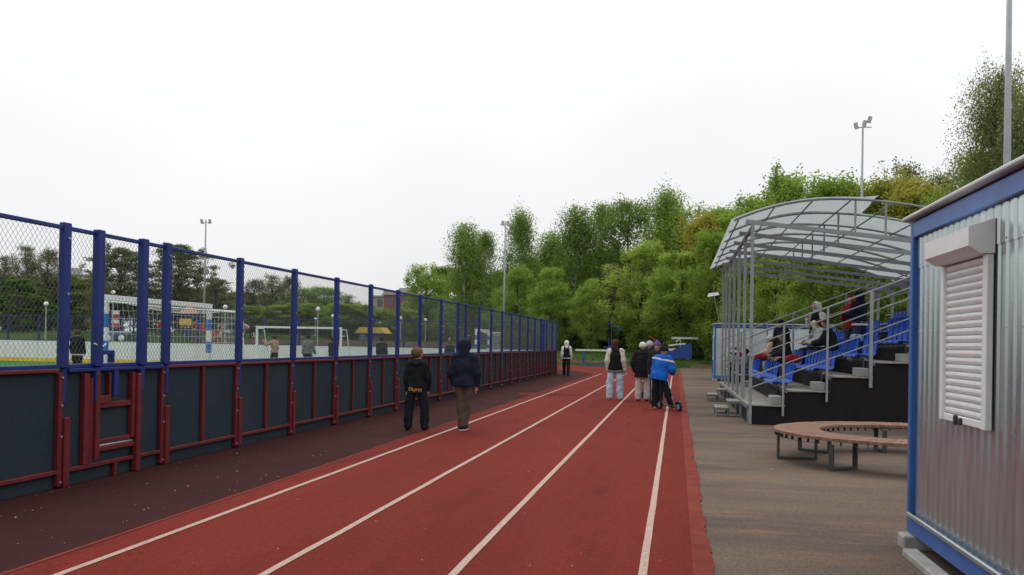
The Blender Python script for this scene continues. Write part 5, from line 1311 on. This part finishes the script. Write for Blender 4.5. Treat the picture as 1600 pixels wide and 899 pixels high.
# crew-cut boy with his head turned to the right
kid = person('boy with cropped hair in black hooded jacket and trousers walking beside the fence', (-4.27, 15.57, .002), 4, 1.37,
       dict(top=dict(m=BLK, t=.020, hem=.09, hood='down', n='jacket'), bot=dict(m=BLK, t=.014, wide=1.12), hair=(H_LT, 0), shoe=BLK),
       dict(ll=((-.16, .02, -1), (-.04, -.06, -1)), rl=((.20, -.02, -1), (.04, -.10, -1)), la=((-.22, -.06, -1), (.05, .10, -1)), ra=((.26, .0, -1), (.0, .35, -1)), head=(-38, 0)), GT, hs=1.16)
# orange print across the back hem of the jacket: built as letter strokes
org = mat('orange_print', (.55, .25, .03), .7, .25, 12)
pq = MB()       # the print is not legible in the picture: blocky strokes in its place
for (x0, x1, z0, z1) in ((-.105,-.09,.0,.05),(-.09,-.06,.04,.05),(-.09,-.06,.0,.010),(-.06,-.048,.0,.05),(-.04,-.028,-.012,.035),(-.028,-.002,-.012,-.002),(-.002,.010,-.012,.035),(.02,.032,-.012,.03),(.032,.05,.02,.03),(.05,.062,-.012,.03),(.07,.10,-.012,-.002),(.07,.10,.018,.03),(.10,.112,-.012,.03)):
    pq.box(x0, x1, -.001, .001, z0, z1)
pr_ = pq.build('back_print', org, kid); pr_.location = (0, -.157, .665)
person('taller youth in dark padded jacket with the hood up and brown trousers', (-3.50, 15.72, .004), 3, 1.52,
       dict(top=dict(m=NAVY, t=.025, hem=.05, hood='up', ripple=.007), bot=dict(m=BRN, t=.010), shoe=BLK, sole=SHOEW, hair=(H_DK, 0)),
       dict(ll=((.10, .05, -1), (.06, -.08, -1)), rl=((-.08, .12, -1), (-.10, -.03, -1)), la=((-.30, -.08, -1), (.20, .22, -1)), ra=((.30, -.05, -1), (-.02, .25, -1)), head=(-12, -4)), GT, hs=1.08)
wk = person('walker in black vest with white sleeves and white hood beyond the fence end', (-5.0, 44.1, .004), 2, 1.64,
       dict(top=dict(m=BLK, t=.018, hem=.02, sleeve=WHT, hood='up', hoodm=WHT, band=(WHT, .0)), bot=dict(m=BLK, t=.012), shoe=BLK, hair=(H_DK, 0)), WALK, GT, res=.018)
person('girl with brown hair, black vest, cream sleeves and wide pale jeans', (-1.62, 26.0, .004), 5, 1.63,
       dict(top=dict(m=BLK, t=.022, hem=.055, sleeve=CREAM, band=(GRY, -.0)), bot=dict(m=JEAN, t=.010, wide=1.26), shoe=SHOEW, hair=(H_BRN, .35)),
       dict(ll=((-.12, .02, -1), (-.02, -.03, -1)), rl=((.12, .04, -1), (.02, -.04, -1)), la=((-.22, .0, -1), (.08, .25, -1)), ra=((.26, -.08, -1), (.16, .15, -1)), head=(-42, 0)), GT, res=.016)
person('child in white knit hat and long black puffer coat with stone trousers', (-.88, 25.8, .004), -6, 1.55,
       dict(top=dict(m=BLK, t=.044, hem=.13, kind='puffer', ripple=.010, hood='down', flare=1.06, n='puffer_coat'), bot=dict(m=KHA, t=.012, wide=1.2), shoe=BLK, hat=(WHT, 0), hair=(H_DK, 0)),
       dict(ll=((-.06, .03, -1), (0, -.03, -1)), rl=((.08, .12, -1), (.03, -.06, -1)), la=((-.36, -.02, -1), (.12, .5, -.9)), ra=((.36, -.02, -1), (-.1, .5, -.9)), head=(-15, -10)), GT, res=.016)
person('black-coated person in grey-white hat half hidden behind the puffer coat', (-.76, 28.0, .004), 8, 1.60,
       dict(top=dict(m=BLK, t=.030, hem=.14), bot=dict(m=BLK, t=.012), shoe=BLK, hat=(LGR, 0), hair=(H_DK, 0)), dict(head=(-10, 0)), GT, res=.018)
person('person in purple bobble hat facing us behind the blue jacket', (-.48, 24.9, .004), 168, 1.57,
       dict(top=dict(m=CHAR, t=.026, hem=.06), bot=dict(m=BLK, t=.012), shoe=BLK, hat=(PURP, 1), pomm=GRY, hair=(H_DK, 0)), dict(head=(0, -6)), GT, res=.016)
person('boy in bright blue jacket with white shoulder stripe, black striped trousers, holding a scooter', (-.38, 22.55, .004), -10, 1.47,
       dict(top=dict(m=BLU, t=.040, hem=.075, hood='down', yoke=WHT, ripple=.006), bot=dict(m=BLK, t=.012, wide=1.08, stripe=LGR), shoe=SHOET, hat=(BLK, 0), hair=(H_DK, 0)),
       dict(ll=((-.06, .02, -1), (.02, -.03, -1)), rl=((.34, .02, -1), (.28, -.05, -1)), la=((-.20, .10, -1), (.2, .9, -.5)), ra=((.32, .05, -1), (-.05, .9, -.35)), lean=(.17, .14), head=(-45, -18), fist=(1, 1)), GT, res=.016)
# kick scooter
M_SCO = mat('scooter_black', (.018, .018, .02), .4, .1, 8)
sc = empty('kick_scooter', (.03, 22.2, 0), R(33)); tag(sc, 'black kick scooter under the boy in the blue jacket', 'scooter')
MB().bbox(-.055, .055, -.02, .52, .085, .115, .01).build('deck', M_SCO, sc)
for y in (-.09, .72):
    w_ = MB(); w_.tube([(-.022, y, .10), (.022, y, .10)], .10, 20); wo = w_.build('wheel', M_SCO, sc)
    MB().tube([(-.026, y, .10), (.026, y, .10)], .055, 14).build('rim', M_GREY, wo)
MB().grid(lambda u, v: (-.04+.08*v, -.09+.125*math.cos(R(20+110*u)), .10+.125*math.sin(R(20+110*u))), 8, 2).build('fender', M_SCO, sc)
MB().tube([(0, .50, .10), (0, .64, .17), (0, .68, .24)], .022, 8).build('neck', M_SCO, sc)
MB().tube([(0, .72, .12), (0, .66, .30), (0, .56, .95)], .019, 8).build('steering_column', M_SCO, sc)
MB().tube([(-.22, .55, .955), (.22, .55, .955)], .014, 8).build('handlebar', M_SCO, sc)
sc2 = empty('kick_scooter', (-.85, 27.3, 0), R(-80)); tag(sc2, 'dark scooter deck showing behind the puffer coat', 'scooter')
MB().bbox(-.055, .055, 0, .5, .08, .11, .01).build('deck', M_SCO, sc2)
for y in (-.07, .62): MB().tube([(-.02, y, .09), (.02, y, .09)], .09, 16).build('wheel', M_SCO, sc2)
MB().tube([(0, .62, .12), (0, .55, .9)], .018, 8).build('steering_column', M_SCO, sc2)
MB().tube([(-.2, .55, .9), (.2, .55, .9)], .014, 8).build('handlebar', M_SCO, sc2)

# players in the rink
GR = 'people inside the rink'
person('player in black jacket and shorts left of the gate post', (-20.9, 30.9, .01), 10, 1.68, dict(top=dict(m=BLK, t=.018, hem=.04, band=(LGR, -.02)), bot=dict(m=BLK, len=.6, t=.02), hair=(H_BRN, 0), shoe=WHT), WALK, GR, res=.022)
person('player in black partly hidden by the wide gate post', (-21.0, 32.2, .01), 0, 1.66, dict(top=dict(m=BLK, t=.018, hem=.04), bot=dict(m=BLK, len=.6, t=.02), hair=(H_DK, 0), shoe=WHT), WALK2, GR, res=.022)
person('player in tan shirt with a raised elbow before the white goal', (-17.75, 40.6, .01), 60, 1.66, dict(top=dict(m=TAN, t=.012, hem=.02), bot=dict(m=CHAR), hair=(H_BRN, 0)), dict(WALK, la=((-.8, .1, -.4), (-.2, .6, .7))), GR, res=.022)
person('person in grey jacket and jeans before the white goal', (-16.25, 40.8, .01), 30, 1.66, dict(top=dict(m=GRY, t=.022, hem=.04, band=(BLK, -.03)), bot=dict(m=DJEAN), hat=(BLK, 0), hair=(H_DK, 0)), dict(ra=((.4, .05, -1), (.3, .1, -1))), GR, res=.022)
person('dark figure almost hidden behind a blue fence post', (-14.8, 40.0, .01), 70, 1.6, dict(top=dict(m=NAVY, t=.02, hem=.05), bot=dict(m=BLK), hair=(H_DK, 0)), WALK, GR, res=.024)
person('player in black jacket walking away behind the crew-cut boy', (-12.1, 38.5, .01), 0, 1.64, dict(top=dict(m=BLK, t=.02, hem=.05), bot=dict(m=BLK), hair=(H_DK, 0)), WALK2, GR, res=.022)
person('player in navy near the far striped goal', (-10.0, 41.9, .01), 20, 1.56, dict(top=dict(m=NAVY, t=.02, hem=.05), bot=dict(m=NAVY), hair=(H_LT, 0)), WALK, GR, res=.022)

# spectators in the stand
GS = 'spectators in the stand'
dz = lambda k: Z0+RISE*k+.003
SITL = dict(ll=((-.12, 1, -.12), (0, -.1, -1)), rl=((.12, 1, -.12), (0, -.1, -1)), la=((-.25, .35, -1), (.3, .9, -.2)), ra=((.25, .35, -1), (-.3, .9, -.2)))
def sx_(k): return SX+PIT*k+.70
person('standing spectator in white hood, black vest and white sleeves, hand at the mouth', (sx_(2)+.10, 27.6, dz(2)), 140, 1.80,
       dict(top=dict(m=BLK, t=.020, hem=.05, sleeve=WHT, hood='up', hoodm=WHT), bot=dict(m=GRY), hair=(H_DK, 0)), dict(ra=((.15, .25, -1), (-.35, .75, .75)), la=((-.12, .0, -1), (0, .2, -1)), head=(-20, 0)), GS, res=.016)
person('standing spectator in red jacket and red hood holding a phone', (sx_(3)+.12, 27.1, dz(3)), 150, 1.66,
       dict(top=dict(m=RED, t=.022, hem=.06, hood='up'), bot=dict(m=DJEAN), hair=(H_BRN, 0)), dict(ra=((.15, .3, -1), (-.4, .8, .5)), la=((-.2, .3, -1), (.4, .8, .4)), head=(-30, 0)), GS, res=.016)
person('standing spectator in hooded navy jacket over white shirt hem', (sx_(3)+.13, 25.9, dz(3)), 40, 1.72,
       dict(top=dict(m=NAVY, t=.028, hem=-.02, hood='up', band=(WHT, -.05)), bot=dict(m=DJEAN, t=.014), hair=(H_DK, 0)), dict(ra=((.2, .3, -1), (0, 1, .1)), la=((-.2, .3, -1), (.1, 1, .1))), GS, res=.016)
person('standing spectator in black coat and black cap behind the cream-hatted child', (sx_(1)+.06, 28.2, dz(1)), 130, 1.60,
       dict(top=dict(m=BLK, t=.045, hem=.12, flare=1.1), bot=dict(m=BLK), hat=(BLK, 0), hair=(H_DK, 0)), dict(lean=(.0, .15)), GS, res=.018)
person('seated child in cream hat and peach coat', (sx_(1)-.10, 30.0, dz(1)), 90, 1.38, dict(top=dict(m=PEACH, t=.034, hem=.05), bot=dict(m=TAN), hat=(CREAM, 0), hair=(H_LT, .4)), dict(SITL, head=(-40, -20)), GS, sit=.42, res=.016, hs=1.1)
person('seated spectator in cream earmuff hood and grey coat', (sx_(2)-.10, 26.3, dz(2)), 95, 1.52, dict(top=dict(m=GRY, t=.030, hem=.05, hood='up', hoodm=CREAM), bot=dict(m=BLK), hair=(H_DK, 0)), dict(SITL, head=(-45, -5)), GS, sit=.42, res=.016)
person('seated spectator with brown hair in silver jacket', (sx_(2)-.12, 24.8, dz(2)), 95, 1.54, dict(top=dict(m=LGR, t=.030, hem=.05), bot=dict(m=BLK), hair=(H_BRN, .3)), dict(SITL, head=(-20, -15), lean=(0, .2)), GS, sit=.42, res=.016)
person('seated spectator in black coat slouching beside the silver jacket', (sx_(2)-.12, 23.4, dz(2)), 75, 1.52, dict(top=dict(m=BLK, t=.036, hem=.06), bot=dict(m=BLK), hair=(H_BRN, 0)), dict(SITL, lean=(0, .3), head=(0, -20)), GS, sit=.42, res=.016)
person('seated spectator with black trousers stretched over the second row of seats', (sx_(1)-.10, 25.4, dz(1)), 100, 1.5, dict(top=dict(m=CHAR, t=.03, hem=.05), bot=dict(m=BLK), hair=(H_DK, 0)), dict(SITL, lean=(0, .35), head=(20, -25)), GS, sit=.42, res=.018)
# small child in a patterned jacket on the lowest deck
pj = bpy.data.materials.new('patterned_jacket'); pj.use_nodes = True; t = pj.node_tree; v_ = t.nodes.new('ShaderNodeTexVoronoi'); v_.inputs['Scale'].default_value = 16
c_ = t.nodes.new('ShaderNodeTexCoord'); t.links.new(c_.outputs['Object'], v_.inputs['Vector'])
sv = t.nodes.new('ShaderNodeSeparateColor'); t.links.new(v_.outputs['Color'], sv.inputs[0])
rp_ = ramp(t, sv.outputs[0], [(.0, (.02, .02, .03)), (.3, (.55, .58, .52)), (.55, (.30, .50, .08)), (.8, (.03, .03, .05))]); rp_.node.color_ramp.interpolation = 'CONSTANT'
t.links.new(rp_, t.nodes['Principled BSDF'].inputs['Base Color']); t.nodes['Principled BSDF'].inputs['Roughness'].default_value = .8
person('small child in black, white and lime patterned jacket on the lowest deck', (SX+.22, 29.6, dz(0)), -30, 1.16, dict(top=dict(m=pj, t=.045, hem=.04), bot=dict(m=BLK), hat=(LGR, 0), hair=(H_LT, 0)), None, GS, res=.016, hs=1.2)
person('child in dark red top beside the patterned jacket', (SX+.42, 30.2, dz(0)), 20, 1.10, dict(top=dict(m=RED, t=.03, hem=.04), bot=dict(m=BLK), hair=(H_LT, 0)), None, GS, res=.018, hs=1.2)
person('child in grey jacket seated at the end of the front row', (sx_(0)-.12, 28.6, dz(0)), 100, 1.15, dict(top=dict(m=GRY, t=.03, hem=.04), bot=dict(m=BLK), hair=(H_DK, 0)), SITL, GS, sit=.42, res=.018, hs=1.2)
# things lying on the seats
def bag(name, label, cat, loc, s, m, seed):
    F_ = Field([((-s*.5, 0, s*.35), (s*.5, 0, s*.35), s*.42, s*.36, 1.3, .04), ((-s*.2, 0, s*.6), (s*.3, .02, s*.7), s*.25, s*.2, 1.3, .05)], .016); F_.ripple(.008, 'cloth', seed); F_.cut((0, 0, -1), 0)
    v2, q2 = F_.mesh(); o = link(name, npmesh(name, v2, q2, m), None, loc); tag(o, label, cat); return o
bag('backpack', 'red backpack on the knees of the cream-hatted child', 'backpack', (sx_(1)-.42, 29.6, dz(1)+.44), .22, RED, 1)
bag('jacket_pile', 'red jacket draped over a seat before the silver jacket', 'jacket', (sx_(1)-.08, 24.6, dz(1)+.44), .24, RED, 2)
bag('carrier_bag', 'white and red bag on a seat below the black coat', 'bag', (sx_(1)-.1, 26.6, dz(1)+.43), .20, mat('white_red_print', (.62, .55, .52), .6, .1, 9, rgb2=(.55, .05, .04)), 3)
bag('backpack', 'blue and white bag on the seats below the navy jacket', 'backpack', (sx_(3)-.1, 25.0, dz(3)+.43), .20, mat('blue_white_bag', (.04, .10, .38), .6, .1, 9, rgb2=(.55, .57, .6)), 4)
bag('food_tray', 'small tray of snacks held at the front rail', 'tray', (SX+.06, 29.0, dz(0)+.66), .13, mat('snack_colours', (.45, .30, .12), .7, .3, 20, rgb2=(.6, .6, .5)), 5)
# far children on the playground bank
GP = 'children on the playground beyond the rink'
far = [(-41.39, 72.0, RED, DJEAN, 'child in red between tower and slide'), (-38.7, 71.3, BLU, GRY, 'child in blue just left of the slide'), (-35.6, 71.0, RED, WHT, 'child in red and white right of the slide'), (-34.9, 73.4, WHT, DJEAN, 'child in white near the arched frame'),
       (-32.5, 70.0, BLK, BLK, 'dark figure right of the arched frame'), (-33.9, 70.6, WHT, RED, 'child in white top and red trousers before the arched frame'), (-43.8, 73.6, GRY, DJEAN, 'grey figure left of the slide')]
for x, y, a, b_, lab in far:
    person(lab, (x, y, gz(x, y)), random.uniform(0, 360), random.uniform(1.15, 1.4), dict(top=dict(m=a, t=.03, hem=.05), bot=dict(m=b_), hair=(H_DK, 0)), random.choice((WALK, WALK2, None)), GP, res=.032, hs=1.15)
